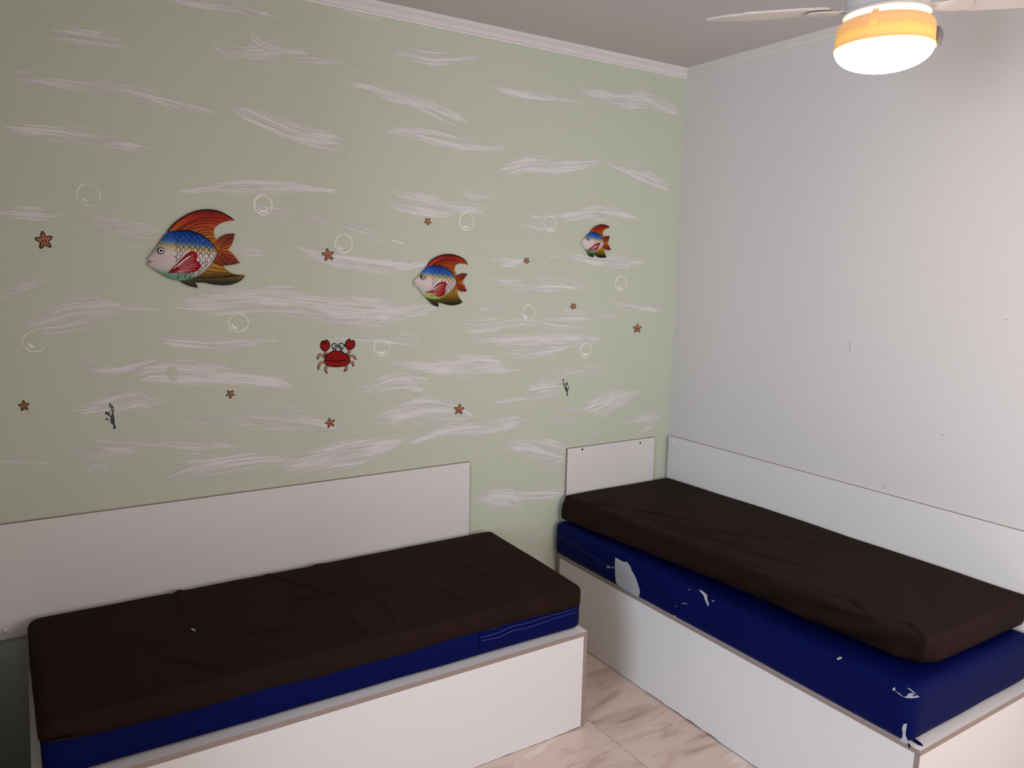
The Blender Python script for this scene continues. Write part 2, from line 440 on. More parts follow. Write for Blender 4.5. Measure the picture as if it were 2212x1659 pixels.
# ------------------------------------------------------------------ painted clouds on the green wall
rng = random.Random(4)
STROKES = [
 ([(360,-5,8),(440,10,14),(510,16,11),(570,29,5),(602,34,2)],.50),
 ([(95,72,5),(165,82,15),(210,88,18),(245,93,12),(275,97,4)],.58),
 ([(462,103,4),(490,116,9),(560,116,17),(620,112,12),(665,114,4)],.55),
 ([(540,70,4),(560,88,15),(600,102,14),(655,112,6)],.50),
 ([(500,131,4),(560,133,6),(610,130,5),(690,131,7),(750,140,4)],.36),
 ([(450,153,2),(465,158,2),(485,164,1.5)],.6),
 ([(0,149,4),(30,156,9),(70,152,11),(98,141,7)],.34),
 ([(5,172,5),(110,178,7),(200,190,11),(270,197,15),(340,213,15),(400,228,12),(450,240,7),(488,249,4)],.50),
 ([(490,230,5),(520,238,11),(570,260,17),(630,284,21),(690,300,19),(735,306,13),(756,312,6)],.60),
 ([(690,312,4),(730,326,5),(768,348,3)],.40),
 ([(-10,274,6),(60,283,13),(130,290,18),(200,303,13),(270,313,8),(340,318,3)],.58),
 ([(118,266,3),(170,271,6),(228,281,3)],.34),
 ([(700,4,6),(760,21,9),(800,33,8),(834,40,3)],.60),
 ([(834,109,4),(890,117,10),(935,126,16),(975,125,11),(1034,123,3)],.54),
 ([(930,132,10),(945,143,8),(952,156,4)],.40),
 ([(690,135,5),(760,142,6),(830,150,5),(880,158,3)],.30),
 ([(740,180,3),(790,190,8),(840,206,10),(890,217,14),(930,232,15),(970,250,13),(1008,266,6)],.58),
 ([(1050,189,8),(1075,192,11),(1120,203,10),(1170,210,8),(1230,217,4),(1285,224,2)],.52),
 ([(1230,190,3),(1290,203,9),(1340,214,15),(1390,214,21),(1425,225,15),(1450,237,9),(1464,242,4)],.60),
 ([(835,283,4),(890,288,10),(950,300,14),(1000,312,12),(1050,319,8),(1108,323,3)],.56),
 ([(830,262,3),(852,265,4),(878,270,3)],.40),
 ([(1066,372,5),(1100,367,13),(1140,358,21),(1190,360,18),(1240,358,10),(1290,350,4),(1304,345,2)],.60),
 ([(1300,350,2),(1350,368,6),(1390,383,12),(1420,395,13),(1447,409,6)],.56),
 ([(1350,350,2),(1380,360,4),(1410,375,3)],.40),
 ([(388,416,2),(450,407,8),(500,403,12),(560,403,13),(620,405,10),(680,408,5),(734,414,2)],.68),
 ([(-10,456,14),(50,460,14),(100,464,9),(142,463,3)],.58),
 ([(150,472,4),(200,475,9),(250,482,12),(310,490,11),(362,500,7)],.38),
 ([(172,499,3),(215,495,6),(280,505,9),(352,512,7)],.38),
 ([(235,536,2),(300,535,5),(345,532,4)],.32),
 ([(500,445,4),(560,452,9),(620,462,9),(690,475,8),(750,487,4)],.36),
 ([(500,536,7),(540,543,9),(600,547,3)],.50),
 ([(-5,640,4),(40,626,8),(80,612,6),(118,597,3)],.42),
 ([(45,700,4),(90,690,19),(150,672,26),(200,668,24),(250,665,12),(292,670,4)],.52),
 ([(55,715,3),(120,712,8),(190,700,11),(262,690,6)],.45),
 ([(250,668,8),(300,667,5),(358,671,2)],.40),
 ([(372,655,5),(410,660,15),(480,656,23),(560,651,24),(640,656,24),(720,665,26),(800,672,26),(870,675,19),(920,668,9),(948,660,3)],.62),
 ([(618,682,3),(680,690,9),(760,691,9),(845,685,6)],.46),
 ([(420,641,3),(500,629,7),(560,621,7),(635,618,3)],.38),
 ([(332,732,3),(370,738,13),(420,742,14),(480,745,13),(540,740,9),(600,737,3)],.52),
 ([(525,698,3),(545,706,4),(565,709,3)],.50),
 ([(130,770,2),(170,785,9),(210,797,12),(260,800,9),(320,787,7),(348,781,3)],.38),
 ([(300,816,6),(330,806,19),(400,808,22),(480,813,21),(540,818,17),(590,825,13),(645,833,3)],.66),
 ([(378,778,3),(410,775,5),(437,774,3)],.50),
 ([(160,886,4),(200,882,17),(250,873,24),(300,862,20),(330,866,11),(375,858,3)],.54),
 ([(510,912,3),(560,912,13),(620,912,19),(680,920,18),(750,931,9)],.46),
 ([(385,919,3),(450,906,9),(530,895,10),(600,885,12),(655,893,7)],.36),
 ([(200,953,2),(280,955,5),(350,958,8),(420,963,10),(480,958,9),(525,967,4)],.48),
 ([(80,982,4),(130,985,9),(200,975,12),(260,975,9),(335,970,6)],.38),
 ([(395,975,3),(440,980,4),(475,985,3)],.5),
 ([(140,1031,4),(180,1015,17),(220,1005,18),(245,1019,10)],.36),
 ([(0,1000,5),(35,998,8),(70,1000,5),(108,1003,2)],.50),
 ([(-5,1015,4),(30,1018,3)],.45),
 ([(355,1034,4),(400,1016,17),(460,1006,21),(520,996,19),(590,990,13),(645,996,7)],.56),
 ([(595,1011,8),(650,1000,17),(700,990,23),(760,975,24),(820,965,19),(860,955,7),(880,950,3)],.66),
 ([(690,1013,9),(760,1003,7),(810,995,3)],.55),
 ([(826,412,2),(880,422,7),(930,435,13),(980,445,13),(1020,448,11),(1055,458,4)],.54),
 ([(830,440,3),(880,452,11),(940,462,11),(990,465,5)],.56),
 ([(985,411,3),(1025,426,15),(1064,418,6)],.42),
 ([(615,456,2),(680,470,6),(740,485,9),(800,502,9),(835,521,4)],.36),
 ([(620,529,2),(660,545,10),(710,557,14),(770,566,15),(830,575,13),(880,575,10),(925,567,4)],.64),
 ([(846,519,3),(872,526,3)],.5),
 ([(925,531,4),(960,528,5),(990,533,3)],.42),
 ([(710,730,2),(770,735,5),(830,738,5),(895,743,2)],.48),
 ([(795,722,3),(860,725,7),(908,731,7)],.44),
 ([(750,843,2),(800,840,9),(840,828,20),(880,825,22),(912,828,18),(928,831,5)],.50),
 ([(836,782,2),(900,792,11),(960,793,19),(1010,790,22),(1060,790,20),(1092,797,8),(1124,795,4)],.62),
 ([(810,901,4),(860,890,15),(910,878,19),(960,880,15),(990,886,11),(1020,903,5)],.54),
 ([(806,913,2),(860,915,6),(920,908,6),(1005,905,3)],.52),
 ([(885,958,2),(940,940,11),(1000,928,14),(1060,922,14),(1110,912,12),(1143,905,5)],.58),
 ([(900,936,3),(960,920,6),(1025,912,4)],.42),
 ([(1080,955,3),(1120,962,14),(1170,972,19),(1222,983,21)],.60),
 ([(1160,1010,3),(1195,998,13),(1226,990,10)],.58),
 ([(1066,870,2),(1115,863,3),(1150,858,3)],.60),
 ([(1132,848,8),(1160,845,19),(1190,840,18),(1217,838,14)],.64),
 ([(1024,1082,5),(1060,1075,17),(1100,1076,21),(1135,1084,13)],.66),
 ([(1095,1066,8),(1150,1066,10),(1222,1063,12)],.56),
 ([(1116,466,2),(1180,470,4),(1240,466,9),(1280,460,13),(1330,462,11),(1376,470,2)],.56),
 ([(1125,481,4),(1165,490,8),(1205,480,7)],.42),
 ([(1060,560,3),(1095,567,10),(1135,566,7)],.48),
 ([(1175,553,3),(1240,556,5),(1290,565,9),(1340,566,15),(1380,567,15),(1390,567,8)],.50),
 ([(1060,605,4),(1110,612,12),(1170,612,14),(1220,612,11),(1280,621,4)],.48),
 ([(1075,629,3),(1150,628,6),(1235,625,3)],.40),
 ([(1305,653,2),(1350,659,5),(1400,665,6),(1430,672,4),(1449,667,2)],.50),
 ([(1185,675,4),(1240,674,6),(1300,680,6),(1345,691,4)],.38),
 ([(1160,688,3),(1230,691,5),(1290,690,3)],.48),
 ([(990,706,9),(1040,705,15),(1090,700,13),(1140,696,7),(1200,705,6),(1265,706,4)],.48),
 ([(995,741,4),(1080,737,9),(1140,735,13),(1200,733,19),(1260,733,14),(1306,736,4)],.58),
 ([(1085,763,3),(1130,763,11),(1180,757,11),(1225,750,5)],.48),
 ([(1036,667,2),(1070,667,6),(1112,670,3)],.46),
 ([(1198,800,2),(1250,795,5),(1315,793,3)],.46),
 ([(1210,809,2),(1260,805,5),(1315,803,2)],.46),
 ([(1366,804,3),(1390,808,8),(1419,808,4)],.46),
 ([(1254,891,4),(1285,878,18),(1320,865,22),(1350,855,14),(1380,847,5)],.60),
 ([(1335,916,2),(1380,905,8),(1410,904,15),(1434,897,11)],.50),
 ([(1375,931,3),(1400,922,9),(1425,910,7)],.50),
 ([(1275,942,2),(1292,935,3),(1312,926,2)],.40),
 ([(1110,1183,2),(1140,1170,7),(1165,1158,5),(1184,1150,3)],.40),
 ([(1140,1192,9),(1170,1195,10),(1200,1190,8)],.32),
 ([(685,831,3),(718,839,6)],.38),
 ([(600,765,4),(650,775,7),(690,780,5)],.34),
 ([(1190,880,3),(1235,887,5),(1280,886,3)],.34),
 ([(1170,905,3),(1215,903,5),(1255,902,3)],.34),
]
def build_stroke(pts, dens, yoff):
    sd = (rng.uniform(0, 40), rng.uniform(0, 40))
    C = []; Hw = []
    for x, y, h in pts:
        c = W(x, y); C.append(c)
        Hw.append(abs(W(x, y - h)[1] - W(x, y + h)[1]) / 2 * 1.42 + 0.0025)
    P = smooth_poly([(c[0], c[1], w) for c, w in zip(C, Hw)], closed=False, sub=6, corner=170)
    P = np.array(P); n = len(P)
    T = np.gradient(P[:, :2], axis=0); T /= np.linalg.norm(T, axis=1)[:, None]
    Nn = np.stack([-T[:, 1], T[:, 0]], 1)
    s = np.concatenate([[0], np.cumsum(np.linalg.norm(np.diff(P[:, :2], axis=0), axis=1))]); Ltot = s[-1]
    K = 5
    V = []; F = []; st = []; rim = []; tip = []
    for i in range(n):
        for k in range(K):
            v = k / (K - 1) * 2 - 1
            p = P[i, :2] + Nn[i] * v * abs(P[i, 2])
            V.append((p[0], -yoff, p[1])); st.append((s[i] + sd[0], v * abs(P[i, 2]) + sd[1]))
            rim.append(1 - abs(v)); tip.append(min(s[i], Ltot - s[i]))
    for i in range(n - 1):
        for k in range(K - 1):
            F.append((i * K + k, i * K + k + 1, (i + 1) * K + k + 1, (i + 1) * K + k))
    o = mesh('painted_cloud', V, F, M_stroke, wall_green, fix=False)
    me = o.data
    uv = me.uv_layers.new(name='st')
    for lp in me.loops: uv.data[lp.index].uv = st[lp.vertex_index]
    for nm, arr in (('dens', [dens + 0.13] * len(V)), ('rim', rim), ('tip', tip)):
        at = me.attributes.new(nm, 'FLOAT', 'POINT')
        at.data.foreach_set('value', arr)
    return o
for q, (pts, dens) in enumerate(STROKES):
    build_stroke(pts, dens, 0.00025 + 0.00005 * (q % 5))

def flat_ribbon(P, w, y, closed=False):
    """flat band in the wall plane along points (x,z); w per point or one width; returns verts, faces"""
    P = np.array(P); n = len(P)
    if closed: T = np.roll(P, -1, 0) - np.roll(P, 1, 0)
    else: T = np.gradient(P, axis=0)
    T = T / (np.linalg.norm(T, axis=1)[:, None] + 1e-12); Nn = np.stack([-T[:, 1], T[:, 0]], 1)
    w = np.full(n, w) if np.isscalar(w) else np.asarray(w)
    yy = np.full(n, y) if np.isscalar(y) else np.asarray(y)
    V = []; F = []
    for i in range(n):
        for sgn in (-1, 1):
            p = P[i] + Nn[i] * sgn * w[i] / 2; V.append((p[0], yy[i], p[1]))
    for i in range(n if closed else n - 1):
        j = (i + 1) % n
        F.append((2 * i, 2 * i + 1, 2 * j + 1, 2 * j))
    return V, F
def merge(parts):
    V = []; F = []
    for v, f in parts:
        b = len(V); V += list(v); F += [tuple(b + i for i in q) for q in f]
    return V, F

# painted bubbles: a ring and a crescent of white paint
BUB = [(191.5,421,25,23.5,1.6,0,360,205,255,.62,3.4),(568.5,443,19,21,3.4,0,360,215,330,.66,5),(742.5,526,18.5,20,2.6,0,360,205,260,.66,4),
 (1008,478.5,15.5,18.5,2.4,0,360,225,300,.66,4),(1188,484,13.5,17,1.8,0,360,230,310,.68,4),(1341,612.5,12,15.5,2.0,0,360,205,290,.70,3.2),
 (1141.5,676,13.5,16.5,2.0,0,360,195,260,.68,4.5),(1265.5,757,12.5,15.5,2.2,0,360,205,320,.60,4.5),(825,751,16.8,17.6,2.0,0,360,215,325,.66,4.5),
 (515.5,697,21,19.5,2.2,0,360,190,255,.68,5),(75,738,26,22,2.4,75,345,195,260,.52,7)]
for bx, by, rx, ry, lw, a0, a1, h0, h1, hr, hw in BUB:
    c = W(bx, by); sx = (W(bx + 1, by) - c)[0]; sz = (c - W(bx, by + 1))[1]
    def arc(r, b0, b1, n=44):
        return [(c[0] + r * rx * sx * math.cos(math.radians(b0 + (b1 - b0) * i / n)), c[1] + r * ry * sz * math.sin(math.radians(b0 + (b1 - b0) * i / n))) for i in range(n + 1)]
    ring = arc(1.0, a0, a1); full = a1 - a0 == 360
    if full: ring = ring[:-1]
    ws = [0.8 * lw * sz * (1 + 0.45 * math.sin(i * 0.29 + bx) * math.sin(i * .11)) for i in range(len(ring))]
    if not full: ws = [w * min(1, 0.15 + 4 * min(i, len(ws) - 1 - i) / len(ws)) for i, w in enumerate(ws)]
    r_ = flat_ribbon(ring, ws, -0.0007, full)
    cr = arc(hr, h0, h1, 16); cw = [hw * sz * (0.25 + 0.75 * math.sin(math.pi * (i + .6) / 17.2)) for i in range(17)]
    c_ = flat_ribbon(cr, cw, -0.0007)
    v, f = merge([r_, c_])
    mesh('painted_bubble', v, f, M_paintwhite, wall_green)
# a wiped patch where the wall colour shows through one cloud
p0, p1 = W(371, 792), W(376, 823)
v, f = flat_ribbon([(p0[0], p0[1]), ((p0[0] + p1[0]) / 2 + .002, (p0[1] + p1[1]) / 2), (p1[0] - .003, p1[1])], [0.030, 0.034, 0.022], -0.0016)
mesh('wiped_patch', v, f, M_green, wall_green)

# ------------------------------------------------------------------ wall plaques: three fish
M_dorsal = ramp_mat('dorsal_fin_paint', [(0.0, lin(190, 128, 30)), (0.30, lin(182, 98, 28)), (0.62, lin(172, 58, 22)), (0.85, lin(150, 30, 16)), (1.0, lin(84, 12, 10))], 0.35, noise=0.06)
M_tail = ramp_mat('tail_fin_paint', [(0.0, lin(96, 26, 16)), (0.30, lin(160, 58, 24)), (0.50, lin(184, 96, 30)), (0.72, lin(140, 54, 24)), (1.0, lin(84, 28, 16))], 0.35)
M_anal = ramp_mat('anal_fin_paint', [(0.0, lin(8, 14, 8)), (0.16, lin(26, 34, 14)), (0.36, lin(108, 84, 18)), (0.6, lin(172, 122, 24)), (1.0, lin(186, 132, 30))], 0.35, noise=0.05)
M_pelvic = ramp_mat('pelvic_fin_paint', [(0.0, lin(18, 22, 14)), (0.6, lin(62, 62, 28)), (1.0, lin(84, 70, 30))], 0.35)
M_pect = plain('red_fin_paint', lin(146, 8, 16), 0.4, spec=0.15)
M_pinkline = plain('pink_line_paint', lin(225, 150, 155), 0.4)
M_whiteline = plain('white_line_paint', (0.8, 0.78, 0.76, 1), 0.4)
M_eyewhite = plain('eye_white', (0.85, 0.84, 0.82, 1), 0.3)
M_finline = plain('fin_line_paint', lin(46, 14, 8), 0.6, spec=0.05)
def fish_body(name, green):
    return ramp_mat(name, [(0.0, green), (0.09, green), (0.20, lin(200, 196, 186)), (0.34, lin(214, 196, 192)), (0.54, lin(214, 204, 198)), (0.615, lin(208, 192, 160)), (0.665, lin(188, 158, 84)), (0.71, lin(120, 150, 170)), (0.76, lin(62, 108, 184)), (0.92, lin(26, 72, 160)), (1.0, lin(14, 34, 86))],
                    0.28, axis=(0.13, 0, 1.0), off=-0.065)
M_body = [fish_body('fish_body_paint_a', lin(110, 160, 132)), fish_body('fish_body_paint_b', lin(170, 186, 96)), fish_body('fish_body_paint_c', lin(80, 130, 104))]

FISH = [
 dict(o=(300,430), s=260/2054,
  body=[(122,1025),(215,935),(300,815),(370,700),(445,605),(540,553),(680,530),(850,535),(1010,580),(1130,650),(1230,740),(1300,830),(1345,905),(1340,950),(1290,1030),(1230,1130),(1130,1220),(1000,1310),(850,1370),(700,1392),(560,1370),(430,1310),(300,1235),(200,1165),(122,1105),(195,1072)],
  dorsal=[(445,608),(510,530),(640,390),(800,280),(980,210),(1170,188),(1330,205),(1480,265),(1580,325),(1635,365),(1520,375),(1420,405),(1330,455),(1285,510),(1270,580),(1290,650),(1330,700),(1240,760),(1130,680),(1000,600),(850,560),(680,555),(540,580)],
  d_out=[(445,608),(640,390),(980,210),(1330,205),(1635,365)], d_in=[(560,560),(850,545),(1130,655),(1275,790)], d_end=[(1635,365),(1420,405),(1285,510),(1270,580),(1300,670),(1275,740)],
  tail=[(1240,770),(1330,700),(1420,628),(1520,597),(1630,592),(1605,700),(1570,790),(1510,865),(1600,940),(1670,1030),(1718,1090),(1600,1120),(1450,1135),(1330,1120),(1240,1060)], t_root=(1300,900), t_tips=[(1590,640),(1575,740),(1530,830),(1530,900),(1610,975),(1665,1050),(1640,1100),(1500,1125)],
  anal=[(1330,1000),(1400,1100),(1425,1135),(1480,1200),(1560,1255),(1660,1290),(1810,1297),(1760,1370),(1670,1425),(1540,1465),(1400,1472),(1250,1455),(1100,1425),(960,1420),(850,1360),(1000,1290),(1130,1190),(1230,1090)],
  a_in=[(1280,1040),(1130,1225),(1000,1312),(870,1368)], a_out=[(1810,1297),(1670,1425),(1400,1472),(1100,1425),(930,1405)], a_end=[(1430,1140),(1560,1255),(1690,1292),(1810,1297)],
  pelvic=[(670,1385),(780,1450),(880,1490),(1005,1515),(960,1455),(930,1395),(870,1350)],
  pect=[(485,1250),(600,1130),(720,1000),(810,920),(880,890),(950,915),(970,970),(945,1045),(1010,1090),(1030,1140),(1000,1200),(930,1240),(800,1258),(650,1250),(520,1262)],
  eye=(358,883,57), sc=(560,1270,600,1340,78,64), label='largest domed fish plaque, with orange fins, left of the red crab'),
 dict(o=(870,530), s=160/1770,
  body=[(220,850),(300,780),(390,700),(470,610),(560,515),(650,482),(780,470),(930,500),(1060,570),(1170,670),(1240,780),(1270,870),(1240,960),(1160,1070),(1050,1170),(920,1250),(780,1285),(640,1275),(520,1230),(440,1150),(370,1050),(300,985),(220,950),(280,905)],
  dorsal=[(540,525),(600,430),(720,320),(880,245),(1070,215),(1250,235),(1400,305),(1490,385),(1545,465),(1440,435),(1330,435),(1250,475),(1222,560),(1235,640),(1280,715),(1220,780),(1150,690),(1040,590),(920,520),(780,495),(650,505)],
  d_out=[(540,525),(720,320),(1070,215),(1400,305),(1545,465)], d_in=[(620,495),(850,485),(1060,570),(1210,735)], d_end=[(1545,465),(1330,435),(1245,480),(1222,560),(1240,650),(1235,740)],
  tail=[(1210,790),(1280,715),(1370,680),(1440,665),(1530,685),(1470,765),(1405,880),(1450,950),(1515,1100),(1420,1105),(1340,1080),(1270,1010),(1200,960)], t_root=(1250,880), t_tips=[(1500,700),(1445,790),(1400,850),(1400,920),(1450,1000),(1480,1080),(1380,1080)],
  anal=[(1230,940),(1280,1040),(1290,1130),(1320,1230),(1415,1355),(1330,1400),(1200,1432),(1080,1425),(940,1385),(820,1355),(760,1270),(920,1230),(1050,1140),(1160,1040)],
  a_in=[(1230,980),(1160,1075),(1050,1175),(800,1290)], a_out=[(1415,1355),(1200,1432),(1000,1405),(830,1350)], a_end=[(1265,1010),(1290,1130),(1330,1250),(1415,1355)],
  pelvic=[(520,1225),(620,1340),(710,1420),(835,1470),(815,1370),(800,1280),(640,1260)],
  pect=[(485,1125),(600,1070),(700,960),(800,885),(890,860),(950,890),(955,970),(930,1040),(950,1100),(920,1180),(850,1220),(760,1210),(650,1155),(560,1130)],
  eye=(440,760,62), sc=(580,1200,560,1230,84,72), label='middle sized domed fish plaque between the other two fish'),
 dict(o=(1230,470), s=110/1825,
  body=[(385,860),(440,805),(500,750),(620,610),(720,535),(850,520),(980,560),(1080,640),(1150,750),(1195,880),(1190,955),(1130,1050),(1030,1160),(900,1250),(800,1300),(690,1280),(600,1230),(530,1140),(450,1030),(385,945),(430,905)],
  dorsal=[(700,545),(820,390),(940,300),(1060,262),(1200,258),(1300,285),(1420,360),(1320,385),(1220,430),(1170,500),(1165,590),(1205,700),(1150,770),(1070,660),(970,580),(850,545)],
  d_out=[(700,545),(820,390),(1060,262),(1300,285),(1420,360)], d_in=[(760,530),(900,530),(1060,620),(1150,740)], d_end=[(1420,360),(1220,430),(1170,500),(1165,590),(1180,690)],
  tail=[(1150,770),(1205,700),(1300,670),(1410,660),(1390,750),(1335,930),(1400,1040),(1455,1160),(1330,1165),(1210,1100),(1140,970)], t_root=(1190,900), t_tips=[(1385,690),(1350,800),(1320,950),(1400,1090),(1330,1140)],
  anal=[(1160,950),(1205,1100),(1215,1220),(1250,1320),(1295,1420),(1200,1440),(1080,1440),(960,1390),(840,1320),(880,1240),(1010,1150),(1110,1040)],
  a_in=[(1170,1010),(1030,1165),(860,1285)], a_out=[(1295,1420),(1100,1440),(880,1335)], a_end=[(1205,1090),(1215,1220),(1295,1420)],
  pelvic=[(600,1225),(660,1330),(730,1395),(825,1420),(825,1300),(800,1280),(700,1265)],
  pect=[(580,1175),(660,1085),(780,980),(860,920),(970,900),(960,1000),(920,1080),(890,1160),(760,1175)],
  eye=(615,775,62), sc=(720,1150,600,1240,92,84), label='smallest domed fish plaque, nearest the room corner'),
]
def in_poly(p, poly):
    c = False; n = len(poly)
    for i in range(n):
        a, b = poly[i], poly[i - 1]
        if (a[1] > p[1]) != (b[1] > p[1]) and p[0] < (b[0] - a[0]) * (p[1] - a[1]) / (b[1] - a[1]) + a[0]: c = not c
    return c
def plate(name, pts, y0, y1, mat, parent, sub=4, corner=48, bev=0.0):
    P = smooth_poly(pts, True, sub, corner); n = len(P)
    V = [(p[0], y0, p[1]) for p in P] + [(p[0], y1, p[1]) for p in P]
    F = [tuple(range(n)), tuple(range(n, 2 * n))] + [(i, (i + 1) % n, n + (i + 1) % n, n + i) for i in range(n)]
    o = mesh(name, V, F, mat, parent)
    if bev: bevel(o, bev, 2)
    return o
def lerp_curve(A, B, t, n=14):
    def samp(C, n):
        C = np.array(smooth_poly(C, False, 5, 170)); s = np.concatenate([[0], np.cumsum(np.linalg.norm(np.diff(C, axis=0), axis=1))])
        q = np.linspace(0, s[-1], n); return np.stack([np.interp(q, s, C[:, 0]), np.interp(q, s, C[:, 1])], 1)
    return samp(A, n) * (1 - t) + samp(B, n) * t
for fi, D in enumerate(FISH):
    ox, oy = D['o']; s = D['s']
    w = lambda p: W(ox + p[0] * s, oy + p[1] * s)
    ww = lambda L: [w(p) for p in L]
    body = ww(D['body']); c0 = np.mean(body, axis=0)
    size = max(p[0] for p in body) - min(p[0] for p in body)
    root = thing('fish_plaque', D['label'], 'wall ornament', (c0[0], 0, c0[1]), 'domed fish plaques on the green wall')
    TH = 0.005; H = 0.11 * size
    for nm, key, mat, yo in (('dorsal_fin', 'dorsal', M_dorsal, 0), ('tail_fin', 'tail', M_tail, 0.0006), ('anal_fin', 'anal', M_anal, 0.0003), ('pelvic_fin', 'pelvic', M_pelvic, 0.0009)):
        fin = plate(nm, ww(D[key]), -0.0025, -0.0025 - TH - yo, mat, root)
        yl = -0.0025 - TH - yo - 0.0006; lw = 0.009 * size; R = []
        if key == 'dorsal':
            # rays sweep from the front root to points along the trailing edge
            E = np.array(smooth_poly(ww(D['d_end']), False, 5, 170)); I = np.array(smooth_poly(ww(D['d_in']), False, 5, 170)); O = np.array(smooth_poly(ww(D['d_out']), False, 5, 170))
            R.append(flat_ribbon(O[1:-1], lw * 2.0, yl))
            nl = 9 if fi < 2 else 6
            for k in range(1, nl + 1):
                t = k / (nl + 1)
                e = E[int(t * (len(E) - 1))]; b = I[int(min(1, t * 0.95) * (len(I) - 1))]
                bow = np.array([-0.04 * size * (1 - t), 0.30 * size * (1 - t) ** 2.4])
                m = (b * .5 + e * .5) + bow
                q = [b * (1 - u) ** 2 + 2 * u * (1 - u) * m + u * u * e for u in np.linspace(0.02, 0.97, 12)]
                R.append(flat_ribbon(q, lw * np.linspace(1.3, .7, 12), yl))
        elif key == 'anal':
            I = ww(D['a_in']); E = np.array(smooth_poly(ww(D['a_end']), False, 5, 170)); I = np.array(smooth_poly(I, False, 5, 170)); O = np.array(smooth_poly(ww(D['a_out']), False, 5, 170))
            nl = 7 if fi < 2 else 5
            for k in range(1, nl + 1):
                t = k / (nl + 1)
                e = E[int(t * (len(E) - 1))]; b = I[int(t * (len(I) - 1))]
                m = (b + e) / 2 + np.array([0, -0.045 * size * t])
                q = [b * (1 - u) ** 2 + 2 * u * (1 - u) * m + u * u * e for u in np.linspace(0.02, 0.97, 12)]
                R.append(flat_ribbon(q, lw, yl))
        elif key == 'tail':
            rt = w(D['t_root'])
            for tp in ww(D['t_tips']):
                m = (rt + tp) / 2 + np.array([0, (tp[1] - rt[1]) * .12])
                q = [rt * (1 - u) ** 2 + 2 * u * (1 - u) * m + u * u * tp for u in np.linspace(0.25, 0.98, 9)]
                R.append(flat_ribbon(q, lw, yl))
        else:
            P = ww(D['pelvic']); tipp = P[3]
            for k in (0, 5, 6):
                b = P[k % len(P)]
                q = [b * (1 - u) + tipp * u for u in np.linspace(.25, .9, 5)]
                R.append(flat_ribbon(q, lw * .8, yl))
        v, f = merge(R)
        tag(mesh('fin_lines', v, f, M_finline, fin), kind='stuff')
    # domed body
    B = np.array(smooth_poly(body, True, 3, 48)); n = len(B)
    cen = np.array(w(((D['body'][0][0] + max(p[0] for p in D['body'])) / 2 + 40, D['t_root'][1] + 30)))
    rings = [1.0, .985, .95, .9, .82, .72, .6, .46, .3, .14]
    base = -0.0025 - TH - 0.002
    V = [(p[0], -0.001, p[1]) for p in B]
    _rr = np.array(rings[::-1] + []); _hh = np.array([base - H * max(0.0, 1 - r ** 2.2) ** 0.62 for r in _rr])
    _rr = np.concatenate([[0.0], _rr]); _hh = np.concatenate([[base - H], _hh])
    dome = lambda r: float(np.interp(r, _rr, _hh))
    Bs = B.copy()
    for _ in range(40): Bs = (np.roll(Bs, 1, 0) + 2 * Bs + np.roll(Bs, -1, 0)) / 4
    for r in rings:
        for p in B:
            q = cen + (p - cen) * r; V.append((q[0], dome(r), q[1]))
    # inner rings drop the notch of the mouth so the cheek stays smooth
    for k, r in enumerate(rings):
        kk = min(1.0, (1 - r) / 0.2)
        for i in range(n):
            p = B[i] * (1 - kk) + Bs[i] * kk; q = cen + (p - cen) * r
            V[n + k * n + i] = (q[0], dome(r), q[1])
    V.append((cen[0], dome(0), cen[1]))
    F = [tuple(range(n))]
    for k in range(len(rings)):
        for i in range(n):
            j = (i + 1) % n; F.append((k * n + i, k * n + j, (k + 1) * n + j, (k + 1) * n + i))
    last = len(rings) * n
    for i in range(n): F.append((last + i, last + (i + 1) % n, last + n))
    bo = mesh('body', V, F, M_body[fi], root, smooth=True)
    m_ = bo.modifiers.new('edge', 'EDGE_SPLIT'); m_.split_angle = math.radians(55)
    ang = np.arctan2(B[:, 1] - cen[1], B[:, 0] - cen[0]); rad = np.linalg.norm(B - cen, axis=1)
    od = np.argsort(ang); ang, rad = ang[od], rad[od]
    def depth(p, lift=0.001):
        d = np.asarray(p) - cen
        R_ = np.interp(math.atan2(d[1], d[0]), ang, rad, period=2 * math.pi)
        return dome(min(1, np.linalg.norm(d) / R_)) - lift, np.linalg.norm(d) / R_
    # scale outlines
    x0, x1, z0, z1, px_, pz_ = D['sc']; px_ *= 1.25; pz_ *= 1.35; R = []
    pect_px = [np.array(p, float) for p in D['pect']]
    row = 0; zz = z0
    while zz < z1:
        xx = x0 + (row % 2) * px_ / 2
        while xx < x1:
            jx, jz, ja = rng.uniform(-.10, .10) * px_, rng.uniform(-.10, .10) * pz_, rng.uniform(-.2, .3)
            q = [(xx + jx + 0.66 * px_ * math.cos(a), zz + jz + 0.66 * pz_ * math.sin(a)) for a in np.linspace(-1.2 + ja, 1.0 + ja, 8)]
            if all(depth(w(p))[1] < 0.965 for p in q) and not in_poly(q[4], pect_px):
                P = [w(p) for p in q]
                R.append(flat_ribbon(P, 0.0062 * size, [depth(p)[0] for p in P]))
            xx += px_
        zz += pz_ / 2 * 1.25; row += 1
    if R:
        v, f = merge(R); tag(mesh('scale_lines', v, f, M_line, bo), kind='stuff')
    # dark rim stroke along the back and belly near the tail
    rp = [cen + (p - cen) * .972 for p in B if -1.0 < math.atan2(p[1] - cen[1], p[0] - cen[0]) < 1.9]
    rp.sort(key=lambda p: math.atan2(p[1] - cen[1], p[0] - cen[0]))
    v, f = flat_ribbon(rp, 0.014 * size * np.sin(np.linspace(.25, 2.9, len(rp))), [depth(p, .0012)[0] for p in rp])
    mesh('rim_line', v, f, M_line, bo)
    # red side fin
    P = smooth_poly(ww(D['pect']), True, 4, 60); n = len(P)
